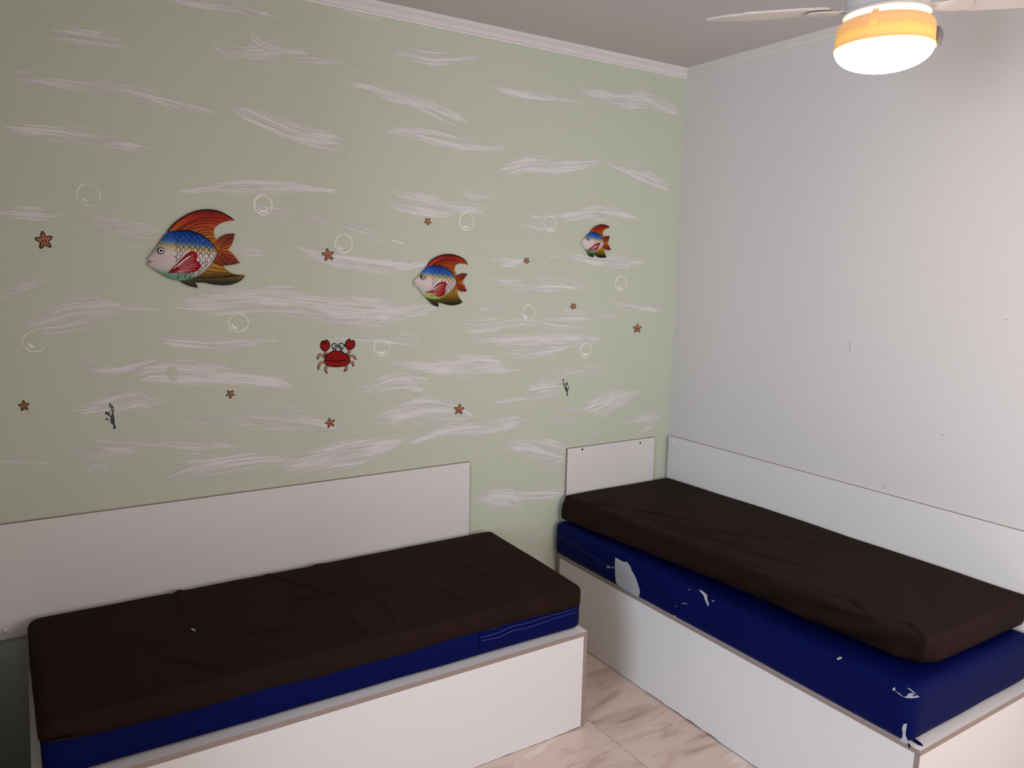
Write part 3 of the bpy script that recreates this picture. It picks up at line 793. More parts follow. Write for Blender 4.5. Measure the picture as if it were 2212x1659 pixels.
    yb = [depth(p, 0.001)[0] for p in P]; yt = [depth(p, 0.0035)[0] for p in P]
    cc = np.mean(P, axis=0); yc = depth(cc, 0.0085)[0]
    mid = [cc + (p - cc) * .6 for p in P]; ym = [depth(p, 0.0075)[0] for p in mid]
    V = [(p[0], y, p[1]) for p, y in zip(P, yb)] + [(p[0], y, p[1]) for p, y in zip(P, yt)] + [(p[0], y, p[1]) for p, y in zip(mid, ym)] + [(cc[0], yc, cc[1])]
    F = [tuple(range(n))]
    for k in (0, 1):
        F += [(k * n + i, k * n + (i + 1) % n, (k + 1) * n + (i + 1) % n, (k + 1) * n + i) for i in range(n)]
    F += [(2 * n + i, 2 * n + (i + 1) % n, 3 * n) for i in range(n)]
    pf = mesh('pectoral_fin', V, F, M_pect, root)
    tipp = np.array(D['pect'][0], float); R = []; RW = []
    top = [p for p in D['pect'][5:13]]
    for k, p in enumerate(top):
        p = np.array(p, float)
        q = [w(tipp + (p - tipp) * u + np.array([0, -22 * math.sin(math.pi * u)])) for u in np.linspace(.32, .86, 9)]
        yy = [depth(a, 0.0098)[0] for a in q]
        (RW if k == 0 else R).append(flat_ribbon(q, 0.008 * size * np.sin(np.linspace(.5, 2.6, 9)), yy))
    p = np.array(D['pect'][3], float)
    q = [w(tipp + (p + np.array([30, 35]) - tipp) * u) for u in np.linspace(.2, .95, 9)]
    RW.append(flat_ribbon(q, 0.017 * size * np.sin(np.linspace(.3, 2.8, 9)), [depth(a, 0.0098)[0] for a in q]))
    v, f = merge(R); tag(mesh('fin_lines', v, f, M_pinkline, pf), kind='stuff')
    v, f = merge(RW); tag(mesh('fin_highlight', v, f, M_whiteline, pf), kind='stuff')
    # eye: stacked discs
    ex, ey, er = D['eye']; ec = np.array(w((ex, ey))); rr = abs(w((ex, ey - er))[1] - ec[1])
    rx = abs(w((ex + er, ey))[0] - ec[0])
    yb = depth(ec)[0]
    yeye = min(depth((ec[0] + rx * math.cos(a), ec[1] + rr * math.sin(a)), 0)[0] for a in np.linspace(0, 6.28, 24))
    def disc(nm, k, yoff, mat, par):
        P = [(ec[0] + k * rx * math.cos(a), ec[1] + k * rr * math.sin(a)) for a in np.linspace(0, 2 * math.pi, 29)[:-1]]
        yf_ = yeye - yoff
        V = [(p[0], depth(p, 0)[0] + 0.001, p[1]) for p in P] + [(p[0], yf_, p[1]) for p in P]
        n = len(P); F = [tuple(range(n)), tuple(range(n, 2 * n))] + [(i, (i + 1) % n, n + (i + 1) % n, n + i) for i in range(n)]
        return mesh(nm, V, F, mat, par)
    eye = disc('eye', 1.0, 0.0006, M_black, root)
    disc('eye_white', 0.74, 0.0016, M_eyewhite, eye)
    disc('pupil', 0.42, 0.0026, M_black, eye)

# ------------------------------------------------------------------ red crab sticker
M_crab = plain('crab_red', lin(138, 14, 8), 0.55, 0.12, 25, spec=0.08)
M_leg = ramp_mat('crab_leg_tan', [(0.0, lin(120, 60, 44)), (0.5, lin(176, 118, 88)), (1.0, lin(190, 140, 92))], 0.4)
M_eyeball = ramp_mat('crab_eye_grey', [(0.0, lin(110, 114, 122)), (0.6, lin(196, 200, 208)), (1.0, lin(150, 154, 160))], 0.3)
M_halo = plain('sticker_border', (0.72, 0.70, 0.66, 1), 0.5)
CO, CS = (670, 710), 180 / 2212
cw = lambda p: W(CO[0] + p[0] * CS, CO[1] + p[1] * CS)
cc = cw((710, 800))
crab = thing('crab_sticker', 'red cartoon crab sticker with raised claws and googly eyes', 'wall sticker', (cc[0], 0, cc[1]))
def offset_poly(P, d):
    P = np.array(P); T = np.roll(P, -1, 0) - np.roll(P, 1, 0); T /= np.linalg.norm(T, axis=1)[:, None] + 1e-12
    Nn = np.stack([T[:, 1], -T[:, 0]], 1)
    area = np.sum(P[:, 0] * np.roll(P[:, 1], -1) - np.roll(P[:, 0], -1) * P[:, 1])
    return P + Nn * (d if area > 0 else -d)
def flat_plate(name, P, y0, y1, mat, parent):
    n = len(P)
    V = [(p[0], y0, p[1]) for p in P] + [(p[0], y1, p[1]) for p in P]
    F = [tuple(range(n)), tuple(range(n, 2 * n))] + [(i, (i + 1) % n, n + (i + 1) % n, n + i) for i in range(n)]
    return mesh(name, V, F, mat, parent)
def sticker_part(name, P, mat, parent, lvl=0, ol=0.0036, halo=0.0028):
    """coloured piece on a dark outline on a pale border"""
    y = -0.0012 - 0.0005 * lvl
    root_ = flat_plate(name, offset_poly(P, -ol * 0.35), y - 0.0010, y - 0.0016, mat, parent)
    flat_plate('outline', offset_poly(P, ol * 0.65), y - 0.0004, y - 0.0011, M_black, root_)
    if halo: flat_plate('border', offset_poly(P, ol * .65 + halo), 0, -0.0010, M_halo, root_)
    return root_
def limb_poly(pts, ws):
    P = np.array(smooth_poly([(p[0], p[1], q) for p, q in zip(pts, ws)], False, 4, 170))
    T = np.gradient(P[:, :2], axis=0); T /= np.linalg.norm(T, axis=1)[:, None]; Nn = np.stack([-T[:, 1], T[:, 0]], 1)
    Lf = P[:, :2] + Nn * P[:, 2:3] / 2; Rt = P[:, :2] - Nn * P[:, 2:3] / 2
    tipc = P[-1, :2]; r = P[-1, 2] / 2
    a0 = math.atan2(*(Lf[-1] - tipc)[::-1])
    cap = [tipc + r * np.array([math.cos(a0 - k * math.pi / 5), math.sin(a0 - k * math.pi / 5)]) for k in range(1, 5)]
    # the cap turns towards the travel direction
    if (np.mean(cap, axis=0) - tipc) @ T[-1] < 0:
        cap = [tipc + r * np.array([math.cos(a0 + k * math.pi / 5), math.sin(a0 + k * math.pi / 5)]) for k in range(1, 5)]
    return [cw(p) for p in list(Lf) + cap + list(Rt[::-1])]
def limb_part(name, pts, ws):
    y = -0.0012
    r_ = flat_plate(name, limb_poly(pts, [w_ - 14 for w_ in ws]), y - 0.0010, y - 0.0016, M_leg, crab)
    flat_plate('outline', limb_poly(pts, [w_ + 14 for w_ in ws]), y - 0.0004, y - 0.0011, M_black, r_)
    flat_plate('border', limb_poly(pts, [w_ + 42 for w_ in ws]), 0, -0.0010, M_halo, r_)
for pts, ws in (([(385,775),(305,695),(250,690),(215,745),(192,805)],[58,58,60,52,30]), ([(385,890),(295,900),(242,950),(225,1010),(215,1065)],[58,58,60,54,40]), ([(465,985),(412,1040),(410,1105),(442,1175)],[58,60,56,30]),
                ([(1025,765),(1090,722),(1140,722),(1180,770),(1208,810)],[58,56,58,50,28]), ([(1040,890),(1110,885),(1135,930),(1140,985)],[58,56,52,34]), ([(945,985),(965,1040),(940,1092),(908,1115)],[60,62,58,46])):
    limb_part('leg', pts, ws)
for pts, ws in (([(440,700),(402,650),(395,580)],[64,66,64]), ([(970,690),(1030,630),(1040,545)],[64,66,64])):
    limb_part('arm', pts, ws)
for c_, b_ in (((645,520), (650,615)), ((825,520), (832,625))):
    limb_part('eye_stalk', [b_, ((b_[0]+c_[0])/2, (b_[1]+c_[1])/2), c_], [50,50,50])
sticker_part('claw', [cw(p) for p in smooth_poly([(345,312),(300,350),(274,420),(282,500),(322,556),(380,580),(450,565),(498,510),(512,430),(490,350),(430,290),(408,320),(396,388),(375,388),(362,345)], True, 3, 60)], M_crab, crab, 2)
sticker_part('claw', [cw(p) for p in smooth_poly([(1045,266),(980,312),(938,380),(933,450),(962,508),(1020,540),(1090,537),(1148,498),(1180,430),(1172,352),(1132,298),(1110,340),(1085,356),(1068,335)], True, 3, 60)], M_crab, crab, 2)
cb_ = sticker_part('shell', [cw(p) for p in smooth_poly([(388,830),(402,760),(455,690),(545,622),(655,595),(780,602),(898,652),(985,722),(1030,800),(1030,890),(985,945),(900,982),(760,1004),(600,1004),(485,980),(405,920)], True, 4, 80)], M_crab, crab, 3)
v, f = flat_ribbon([cw(p) for p in smooth_poly([(430,850),(490,855),(540,835),(600,865),(640,845),(700,875),(770,840),(830,850),(890,835),(960,830)], False, 4, 170)], 0.0042, -0.0046)
mesh('mouth', v, f, plain('crab_mouth', lin(40, 4, 4), 0.6, spec=0.05), cb_)
for ex, ey, pxx, pyy in ((640,463,658,455), (820,458,793,462)):
    e_ = sticker_part('eyeball', [cw((ex + 68 * math.cos(a), ey + 72 * math.sin(a))) for a in np.linspace(0, 2 * math.pi, 25)[:-1]], M_eyeball, crab, 3)
    flat_plate('pupil', [cw((pxx + 24 * math.cos(a), pyy + 25 * math.sin(a))) for a in np.linspace(0, 2 * math.pi, 17)[:-1]], -0.0040, -0.0052, M_black, e_)

# ------------------------------------------------------------------ starfish stickers
M_star = ramp_mat('starfish_orange', [(0.0, lin(150, 92, 66)), (0.5, lin(190, 126, 84)), (1.0, lin(176, 120, 66))], 0.45)
M_starline = plain('starfish_line', lin(92, 40, 20), 0.5)
STARS = [(95.5,519.5,19.5,-8,'largest orange starfish sticker, below the far left bubble'),(708.5,550.5,13.5,-8,'orange starfish sticker touching the underside of a bubble above the crab'),
 (923.5,478.5,8,36,'small orange starfish sticker above the middle fish'),(1137,563,6.8,36,'tiny orange starfish sticker between the middle and smallest fish'),
 (1238,661.5,7.2,-22,'tiny orange starfish sticker below the smallest fish'),(1376,709.5,9.8,0,'orange starfish sticker nearest the white wall'),
 (497.5,851,9.5,36,'small orange starfish sticker touching the lower edge of a broad cloud'),(52,876.5,11.5,-4,'orange starfish sticker left of the dark green seaweed'),
 (713,913.5,10.8,-12,'orange starfish sticker directly below the crab'),(991.5,884.5,11.5,8,'orange starfish sticker above the right end of the long headboard')]
for sx_, sy_, R_, rot, lab in STARS:
    c = W(sx_, sy_); kx = (W(sx_ + 1, sy_) - c)[0]; kz = (c - W(sx_, sy_ + 1))[1]
    root = thing('starfish_sticker', lab, 'wall sticker', (c[0], 0, c[1]), 'starfish stickers on the green wall')
    pts = []
    for k in range(5):
        a = math.radians(90 - rot + 72 * k)
        for da, r in ((-.10, .93), (0, 1.0), (.10, .93), (.36, .60), (math.radians(36), .40), (math.radians(72) - .36, .60)):
            pts.append((c[0] + R_ * kx * r * math.cos(a + da), c[1] + R_ * kz * r * math.sin(a + da)))
    k_ = R_ / 19.0 * 0.6 + 0.4
    st_ = sticker_part('star_body', pts, M_star, root, 0, 0.0034 * k_, 0.0014 * k_)
    R = []
    for k in range(5):
        a = math.radians(90 - rot + 72 * k)
        q = [(c[0] + R_ * kx * r * math.cos(a), c[1] + R_ * kz * r * math.sin(a)) for r in (.18, .5, .82)]
        R.append(flat_ribbon(q, [0.0022 * k_, 0.0018 * k_, .001 * k_], -0.0032))
    v, f = merge(R); tag(mesh('arm_line', v, f, M_starline, st_), kind='stuff')
    if R_ > 9:
        for dx in (-.16, .15):
            ec_ = (c[0] + dx * R_ * kx, c[1] - .02 * R_ * kz)
            flat_plate('eye', [(ec_[0] + .075 * R_ * kx * math.cos(a), ec_[1] + .10 * R_ * kz * math.sin(a)) for a in np.linspace(0, 2 * math.pi, 13)[:-1]], -0.0028, -0.0036, M_black, st_)
        q = [(c[0] + R_ * kx * .17 * math.cos(a), c[1] + R_ * kz * (-.10 + .10 * math.sin(a))) for a in np.linspace(math.pi * 1.05, math.pi * 1.95, 8)]
        v, f = flat_ribbon(q, 0.0018 * k_, -0.0033); mesh('mouth', v, f, M_starline, st_)

# ------------------------------------------------------------------ seaweed stickers
M_weed = plain('seaweed_green', lin(30, 56, 48), 0.5, 0.25, 40)
for (o_, s_, pts, lab) in (
  ((210,860), 60/1327, [(620,205),(560,280),(560,350),(630,440),(670,560),(690,650),(720,870),(640,840),(590,760),(625,640),(605,600),(570,640),(550,700),(510,690),(490,640),(440,620),(380,670),(360,735),(420,780),(540,830),(620,910),(630,1060),(545,1035),(500,950),(445,940),(380,1010),(450,1050),(560,1062),(630,1090),(650,1190),(700,1240),(750,1275),(765,1380),(780,1470),(820,1500),(880,1440),(905,1360),(840,1240),(840,1050),(810,850),(770,650),(835,510),(810,490),(740,560),(700,500),(700,400),(640,290)], 'dark green seaweed sticker low on the left above the long headboard'),
  ((1200,805), 45/1244, [(420,340),(425,470),(480,580),(490,680),(440,650),(400,640),(400,665),(480,735),(520,860),(560,1000),(640,1170),(645,1330),(690,1375),(740,1400),(740,1340),(700,1190),(718,1080),(700,990),(720,970),(760,930),(815,850),(780,820),(735,835),(725,940),(690,960),(665,900),(660,790),(720,690),(745,630),(690,580),(640,600),(630,690),(575,640),(555,650),(610,740),(640,790),(600,880),(545,740),(515,640),(490,520),(490,410)], 'thin dark green seaweed sticker above the small holed headboard')):
    P = [W(o_[0] + p[0] * s_, o_[1] + p[1] * s_) for p in smooth_poly(pts, True, 2, 70)]
    c = np.mean(P, axis=0)
    root = thing('seaweed_sticker', lab, 'wall sticker', (c[0], 0, c[1]), 'seaweed stickers on the green wall')
    flat_plate('frond', P, -0.0006, -0.0020, M_weed, root)
    flat_plate('border', offset_poly(P, 0.0024), 0, -0.0012, M_halo, root)

# ------------------------------------------------------------------ headboard panels screwed to the walls
ZP = 0.964
def screw_cap(parent, p, nrm):
    """domed cover cap; nrm is the outward axis"""
    p = np.array(p); nn = np.array(nrm, float); a = np.cross(nn, [0, 0, 1.0]); b = np.cross(nn, a)
    V = []; F = []
    prof = [(0.0085, 0), (0.0085, 0.002), (0.0065, 0.0042), (0.0035, 0.0054), (0.0, 0.0058)]
    n = 16
    for i in range(n):
        w_ = 2 * math.pi * i / n
        for r, h in prof[:-1]: V.append(p + nn * h + r * (math.cos(w_) * a + math.sin(w_) * b))
    V.append(p + nn * prof[-1][1]); k = 4
    for i in range(n):
        j = (i + 1) % n
        for q in range(k - 1): F.append((i * k + q, j * k + q, j * k + q + 1, i * k + q + 1))
        F.append((i * k + k - 1, j * k + k - 1, n * k))
    F.append(tuple(i * k for i in range(n)))
    mesh('screw_cap', V, F, M_capwhite, parent, smooth=True)
def holes(parent, p, nrm):
    p = np.array(p); nn = np.array(nrm, float); a = np.cross(nn, [0, 0, 1.0]); b = np.cross(nn, a); n = 16
    V = []; F = []
    for r, h in ((0.0078, .0010), (0.0058, .0010), (0.0, .0004)):
        for i in range(n): V.append(p + nn * h + r * (math.cos(2 * math.pi * i / n) * a + math.sin(2 * math.pi * i / n) * b))
    for k in (0, 1):
        F += [(k * n + i, k * n + (i + 1) % n, (k + 1) * n + (i + 1) % n, (k + 1) * n + i) for i in range(n)]
    mesh('screw_hole', V, F, [M_halo, M_hole], parent, midx=[0] * n + [1] * n)
T = 0.016
hb = thing('headboard_panel', 'long white headboard panel with taupe edge on the green wall', 'headboard', (-2.24, 0, 0.547), 'wall mounted headboard panels')
slab('board', rect(-3.19, -1.291, 0.547, ZP), 1, -0.001, -T, M_lam, M_edge, hb)
for x, z in ((-1.323, .933), (-3.152, .580), (-3.152, .933), (-1.323, .580)): screw_cap(hb, (x, -T, z), (0, -1, 0))
hb = thing('headboard_panel', 'short white headboard panel with two dark screw holes near the corner', 'headboard', (-0.416, 0, 0.55), 'wall mounted headboard panels')
slab('board', rect(-0.716, -0.116, 0.55, ZP), 1, -0.001, -T, M_lam, M_edge, hb)
for px, py in ((1258, 970.7), (1383, 956.5)):
    p = on(px, py, 1, -T); holes(hb, (p[0], -T, p[2]), (0, -1, 0))
hb = thing('headboard_panel', 'long white side panel screwed along the white wall behind the second bed', 'headboard', (0, -0.97, 0.55), 'wall mounted headboard panels')
slab('board', rect(-1.93, -0.022, 0.55, ZP), 0, -0.001, -T, M_lam, M_edge, hb)
screw_cap(hb, (-T, -0.053, .933), (-1, 0, 0)); screw_cap(hb, (-T, -1.89, .933), (-1, 0, 0))

# ------------------------------------------------------------------ bed bases
ZF = 0.42
def jagged(a0, a1, z_top, gap, seed, chips):
    """panel outline whose bottom edge is worn; chips = list of (position, half width, depth)"""
    r = random.Random(seed); P = [(a0, z_top), (a0, gap)]
    n = 90
    for i in range(1, n):
        a = a0 + (a1 - a0) * i / n
        h = gap + r.uniform(-.0006, .0006)
        for c, w_, d in chips:
            if abs(a - c) < w_: h += d * (1 - (abs(a - c) / w_) ** 2) * r.uniform(.6, 1)
        P.append((a, h))
    P += [(a1, gap + 0.004), (a1, z_top)]
    return P
B1X0, B1X1, B1Y0, B1Y1 = -3.095, -1.174, -0.028, -0.795
bed1 = thing('bed_base', 'white box bed base against the green wall, in the left foreground', 'bed base', (-2.135, -0.41, 0), 'box bed bases')
slab('top_panel', rect(B1X0, B1X1, B1Y1, B1Y0), 2, ZF - .018, ZF, M_lam, M_edge, bed1)
slab('end_panel', rect(B1Y1, B1Y0, 0.001, ZF - .018), 0, B1X1 - .018, B1X1, M_lam, M_edge, bed1)
slab('end_panel', rect(B1Y1, B1Y0, 0.001, ZF - .018), 0, B1X0, B1X0 + .018, M_lam, M_edge, bed1)
slab('front_panel', jagged(B1X0 + .0185, B1X1 - .0185, ZF - .0185, 0.002, 3, [(-1.29, .05, .004), (-1.23, .03, .006), (-1.2, .02, .005), (-1.55, .03, .003)]), 1, B1Y1 + .0006, B1Y1 + .018, M_lam, M_inside, bed1, bev=0)
slab('back_panel', rect(B1X0 + .018, B1X1 - .018, 0.001, ZF - .018), 1, B1Y0 - .018, B1Y0, M_lam, M_edge, bed1)
B2X0, B2X1, B2Y0, B2Y1 = -0.772, -0.022, -0.035, -1.949
bed2 = thing('bed_base', 'white box bed base along the white wall, on the right', 'bed base', (-0.4, -0.99, 0), 'box bed bases')
slab('top_panel', rect(B2X0, B2X1, B2Y1, B2Y0), 2, ZF - .018, ZF, M_lam, M_edge, bed2)
slab('end_panel', rect(B2X0, B2X1, 0.001, ZF - .018), 1, B2Y1, B2Y1 + .018, M_lam, M_edge, bed2)
slab('end_panel', rect(B2X0, B2X1, 0.001, ZF - .018), 1, B2Y0 - .018, B2Y0, M_lam, M_edge, bed2)
slab('side_panel', jagged(B2Y1 + .0185, B2Y0 - .0185, ZF - .0185, 0.003, 8, [(-.93, .07, .004), (-1.02, .05, .006), (-1.12, .04, .005), (-.8, .05, .003)]), 0, B2X0 + .0006, B2X0 + .018, M_lam, M_inside, bed2, bev=0)
slab('back_panel', rect(B2Y1 + .018, B2Y0 - .018, 0.001, ZF - .018), 0, B2X1 - .018, B2X1, M_lam, M_edge, bed2)

# ------------------------------------------------------------------ mattresses and covers
def rbox(lo, hi, r, step):
    """surface lattice of a box with rounded rims -> verts, normals, faces"""
    lo = np.array(lo, float); hi = np.array(hi, float); n = np.maximum(2, np.round((hi - lo) / np.array(step)).astype(int))
    idx = {}; V = []; F = []
    def vid(i, j, k):
        key = (i, j, k)
        if key not in idx:
            idx[key] = len(V)
            V.append(lo + (hi - lo) * np.array([i, j, k]) / n)
        return idx[key]
    for ax in range(3):
        a, b = [q for q in range(3) if q != ax]
        for side in (0, n[ax]):
            for i in range(n[a]):
                for j in range(n[b]):
                    q = []
                    for di, dj in ((0, 0), (1, 0), (1, 1), (0, 1)):
                        t = [0, 0, 0]; t[ax] = side; t[a] = i + di; t[b] = j + dj; q.append(vid(*t))
                    F.append(tuple(q) if (side > 0) == (ax != 1) else tuple(q[::-1]))
    V = np.array(V)
    r = np.array(r, float) * np.ones(3)
    inner = np.clip(V, lo + r, hi - r)
    d = (V - inner) / r
    L_ = np.linalg.norm(d, axis=1)
    nn = d / np.maximum(L_, 1e-9)[:, None]
    P = inner + nn * r
    nn = nn / r; nn /= np.maximum(np.linalg.norm(nn, axis=1), 1e-9)[:, None]
    return P, nn, F
def vnoise(P, sc, seed):
    """cheap smooth value noise from sines"""
    r = np.random.RandomState(seed); out = np.zeros(len(P))
    for _ in range(7):
        k = r.normal(size=3) * sc; out += np.sin(P @ k + r.uniform(0, 6.28))
    return out / 7
def crease(P, a, b, wd, amp):
    wd = max(wd, .010)
    """ridge of cloth along the segment a-b seen in plan"""
    a = np.array(a); b = np.array(b); d = b - a; L_ = np.linalg.norm(d); d = d / L_; nrm = np.array([-d[1], d[0]])
    q = P[:, :2] - a; t = q @ d; s = q @ nrm
    tt = np.clip(t / L_, 0, 1); taper = np.sin(np.pi * np.clip(tt * .94 + .03, 0, 1)) ** .7
    inside = (t > -0.01) & (t < L_ + 0.01)
    return amp * taper * inside * (np.exp(-(s / wd) ** 2) - .45 * np.exp(-((s + 1.6 * wd) / wd) ** 2))
def soft_mesh(name, P, F, mat, parent):
    o = mesh(name, P, F, mat, parent, smooth=True); return o

# first bed: blue mattress under a brown fitted sheet
A0, A1 = np.array([-3.068, -0.762, ZF + .001]), np.array([-1.184, -0.045, 0.605])
m1 = thing('mattress', 'blue vinyl mattress under the brown sheet on the left bed', 'mattress', (-2.13, -0.4, ZF), 'blue vinyl mattresses')
P, N_, F = rbox(A0, A1, (.022, .022, .028), (.03, .03, .022))
P = P + N_ * (vnoise(P, 9, 2) * 0.0025)[:, None]
P[:, 2] = np.maximum(P[:, 2], ZF + .001)
P[:, 0] -= .013 * np.clip((A1[0] - P[:, 0]) / 1.88, 0, 1) ** 3 * np.clip((P[:, 1] - A0[1]) / .7, 0, 1)
soft_mesh('body', P, F, M_blue, m1)
# piping of the zip pocket at the right of the front side
yf = A0[1] - .0015
def front1(px, py): return on(px, py, 1, yf)
for L_ in ([(1038, 1377), (1075, 1367), (1105, 1353), (1130, 1348), (1180, 1332), (1225, 1320), (1247, 1311)], [(1040, 1384), (1080, 1375), (1110, 1361), (1135, 1357), (1185, 1340), (1230, 1326), (1247, 1320)]):
    tube('piping', [front1(*p) for p in smooth_poly(L_, False, 3, 170)], 0.0032, M_bluepipe, m1)
a, b = front1(1036, 1364), front1(1037, 1402)
tube('seam', [a + (b - a) * t for t in np.linspace(0, 1, 6)], 0.0016, M_blue, m1)
for px, py in ((1061, 1359), (1068, 1357), (1230, 1311), (839, 1418), (865, 1409)):
    p = front1(px, py); box('lint_fleck', (p[0] - .0008, yf - .001, p[2] - .0014), (p[0] + .0008, yf, p[2] + .0014), M_foam, m1)

S0, S1 = A0 + np.array([-.006, -.006, 0]), A1 + np.array([.006, .006, .007])
P, N_, F = rbox((S0[0], S0[1], 0.480), S1, (.038, .034, .034), (.009, .009, .012))
F = [f for f in F if all(P[i][2] > 0.526 for i in f)]
dz = vnoise(P, 4, 5) * .004 + vnoise(P, 12, 8) * .0016
cr1 = [((690,1215),(640,1330),.022,.006),((620,1300),(850,1262),.012,.005),((700,1285),(860,1420),.014,.004),((800,1265),(900,1395),.016,.004),((930,1260),(1060,1320),.016,.0045),((520,1370),(700,1345),.014,.004),((560,1240),(740,1290),.012,.004),((350,1420),(500,1440),.014,.003),((950,1290),(1120,1350),.012,.003),((385,1262),(400,1330),.014,.006),((980,1210),(1150,1280),.02,.003)]
top = N_[:, 2] > .2
for a, b, wd, am in cr1:
    pa, pb = on(*a, 2, .612), on(*b, 2, .612)
    dz += top * crease(P, pa[:2], pb[:2], wd, am * 1.4)
# sides: the cloth is pulled in a little towards the hem, the hem wanders
side = np.clip((0.60 - P[:, 2]) / .07, 0, 1)
P = P + N_ * dz[:, None]
hem = P[:, 2] < 0.545
P[:, 2] += hem * (.003 * np.sin(P[:, 0] * 7.3 + 1) + .002 * np.sin(P[:, 0] * 19 + P[:, 1] * 11) + .020 * np.clip((-2.75 - P[:, 0]) / .3, 0, 1))
P[:, 0] -= .013 * np.clip((A1[0] - P[:, 0]) / 1.88, 0, 1.01) ** 3 * np.clip((P[:, 1] - A0[1]) / .7, 0, 1)
# soft swell of the top, higher on the wall side
P[:, 2] += (P[:, 2] > .58) * (.016 * np.clip((P[:, 1] + .75) / .7, 0, 1) - .004)
sh1 = thing('fitted_sheet', 'dark brown fitted sheet stretched over the left mattress', 'bed sheet', (-2.13, -0.4, 0.528))
used = sorted({i for f in F for i in f}); remap = {q: k for k, q in enumerate(used)}
cloth = soft_mesh('cloth', P[used], [tuple(remap[i] for i in f) for f in F], M_brown, sh1)
hp = [(x, A0[1] - .0072, 0.532 + .003 * math.sin(x * 7.3 + 1) + .002 * math.sin(x * 19 + A0[1] * 11) + .020 * max(0, min(1, (-2.75 - x) / .3))) for x in np.linspace(A0[0] + .03, A1[0] - .03, 120)]
tube('hem', hp, 0.0035, M_brown, sh1, 6)
p = on(417, 1364, 2, .614)
tube('lint_fleck', [(p[0] - .006, p[1] + .012, p[2] + .005), (p[0], p[1], p[2] + .007), (p[0] + .006, p[1] - .012, p[2] + .005)], [.0012, .0036, .0012], M_foam, sh1, 6)

# second bed: blue mattress below, brown covered mattress on top
C0, C1 = np.array([-0.786, -1.918, ZF + .001]), np.array([-0.019, -0.022, 0.592])
m2 = thing('mattress', 'worn blue vinyl mattress with tears and a paper label, under the brown one', 'mattress', (-0.4, -0.97, ZF), 'blue vinyl mattresses')
P, N_, F = rbox(C0, C1, (.024, .024, .030), (.03, .03, .02))
P = P + N_ * (vnoise(P, 7, 12) * 0.003)[:, None]
P[:, 2] = np.maximum(P[:, 2], ZF + .001)
# a slight belly near the front corner
P[:, 2] += (P[:, 2] > .5) * .012 * np.clip((-P[:, 1] - 1.2) / .7, 0, 1)
soft_mesh('body', P, F, M_blue, m2)
xf = C0[0] - .0025
def face2(px, py, lift=0.0): return on(px, py, 0, xf - lift)
for dy in (0, 5):
    tube('seam', [face2(x, y + dy) for x, y in smooth_poly([(1204,1153),(1222,1163),(1250,1180),(1280,1200),(1312,1220)], False, 3, 170)], 0.0018, M_bluepipe, m2, 6)
def face_poly(name, pts, mat, parent, lift=0.0012, th=0.0012, plane=None):
    pl = plane or (lambda x, y, l: face2(x, y, l))
    Pn = [pl(x, y, 0.0) for x, y in pts]; Pf = [pl(x, y, lift + th) for x, y in pts]; n = len(pts)
    # push the front copy straight out instead of along the sight line
    Pf = [q + (np.array([-(lift + th), 0, 0]) if plane is None else np.array([0, -(lift + th), 0])) for q in Pn]
    F = [tuple(range(n)), tuple(range(n, 2 * n))] + [(i, (i + 1) % n, n + (i + 1) % n, n + i) for i in range(n)]
    return mesh(name, Pn + Pf, F, mat, parent)
Z7 = lambda p: (1180 + p[0] * 380 / 1970, 1100 + p[1] * 380 / 1970)
lab = face_poly('paper_label', [Z7(p) for p in [(775,540),(800,552),(835,572),(870,590),(905,588),(940,640),(960,690),(1000,760),(1035,860),(1050,920),(1040,978),(1000,965),(900,905),(800,845),(780,800),(772,650)]], M_tagpaper, m2, .0015, .001)
for k in range(7):
    y0 = 610 + k * 42
    face_poly('print_line', [Z7(p) for p in [(790 + 4 * k, y0), (905 + 14 * k, y0 + 62 + 4 * k), (905 + 14 * k, y0 + 65 + 4 * k), (790 + 4 * k, y0 + 3)]], M_tagprint, lab, .0026, .0003)
face_poly('zip_pull', [Z7(p) for p in [(683,640),(705,628),(728,640),(722,656),(695,658)]], M_metal, m2, .004, .002)
face_poly('zip_pull', [Z7(p) for p in [(726,652),(765,640),(768,650),(735,662)]], M_metal, m2, .003, .001)
for pts in ([(1715,903),(1745,912),(1785,945),(1802,960),(1803,1005),(1822,1065),(1815,1084),(1795,1045),(1778,1000),(1768,965)], [(1600,897),(1612,897),(1612,903),(1600,903)], [(1862,1024),(1880,1020),(1878,1034),(1866,1036)], [(1448,1084),(1458,1084),(1456,1091),(1448,1091)], [(1436,1186),(1444,1190),(1453,1220),(1445,1218)], [(1510,1055),(1550,1050),(1580,1062),(1550,1056)]):
    face_poly('tear', [Z7(p) for p in pts], M_foam, m2)
Z8 = lambda p: (1750 + p[0] * 462 / 1874, 1250 + p[1] * 462 / 1874)
for pts in ([(235,700),(262,683),(280,690),(275,702),(245,712)], [(725,965),(742,950),(748,978),(728,978)], [(750,985),(790,1010),(815,1033),(785,1012)], [(820,1034),(850,1030),(858,1012),(885,1000),(912,1008),(905,1020),(878,1024),(915,1028),(940,1022),(960,1036),(930,1043),(890,1046),(845,1043)], [(855,958),(870,960),(900,985),(928,1008),(905,995),(878,972)], [(822,1272),(850,1270),(840,1330),(835,1370),(855,1420),(852,1445),(800,1425),(790,1415),(810,1390),(815,1350),(808,1310)]):
    face_poly('tear', [Z8(p) for p in pts], M_foam, m2)
face_poly('torn_flap', [(Z8(p)[0], Z8(p)[1]) for p in [(858,1440),(875,1450),(882,1475),(868,1484)]], M_blue, m2)
flp = [on(*Z8(p), 2, ZF + .002) for p in [(892,1410),(930,1414),(972,1448),(990,1468),(950,1456),(912,1432)]]
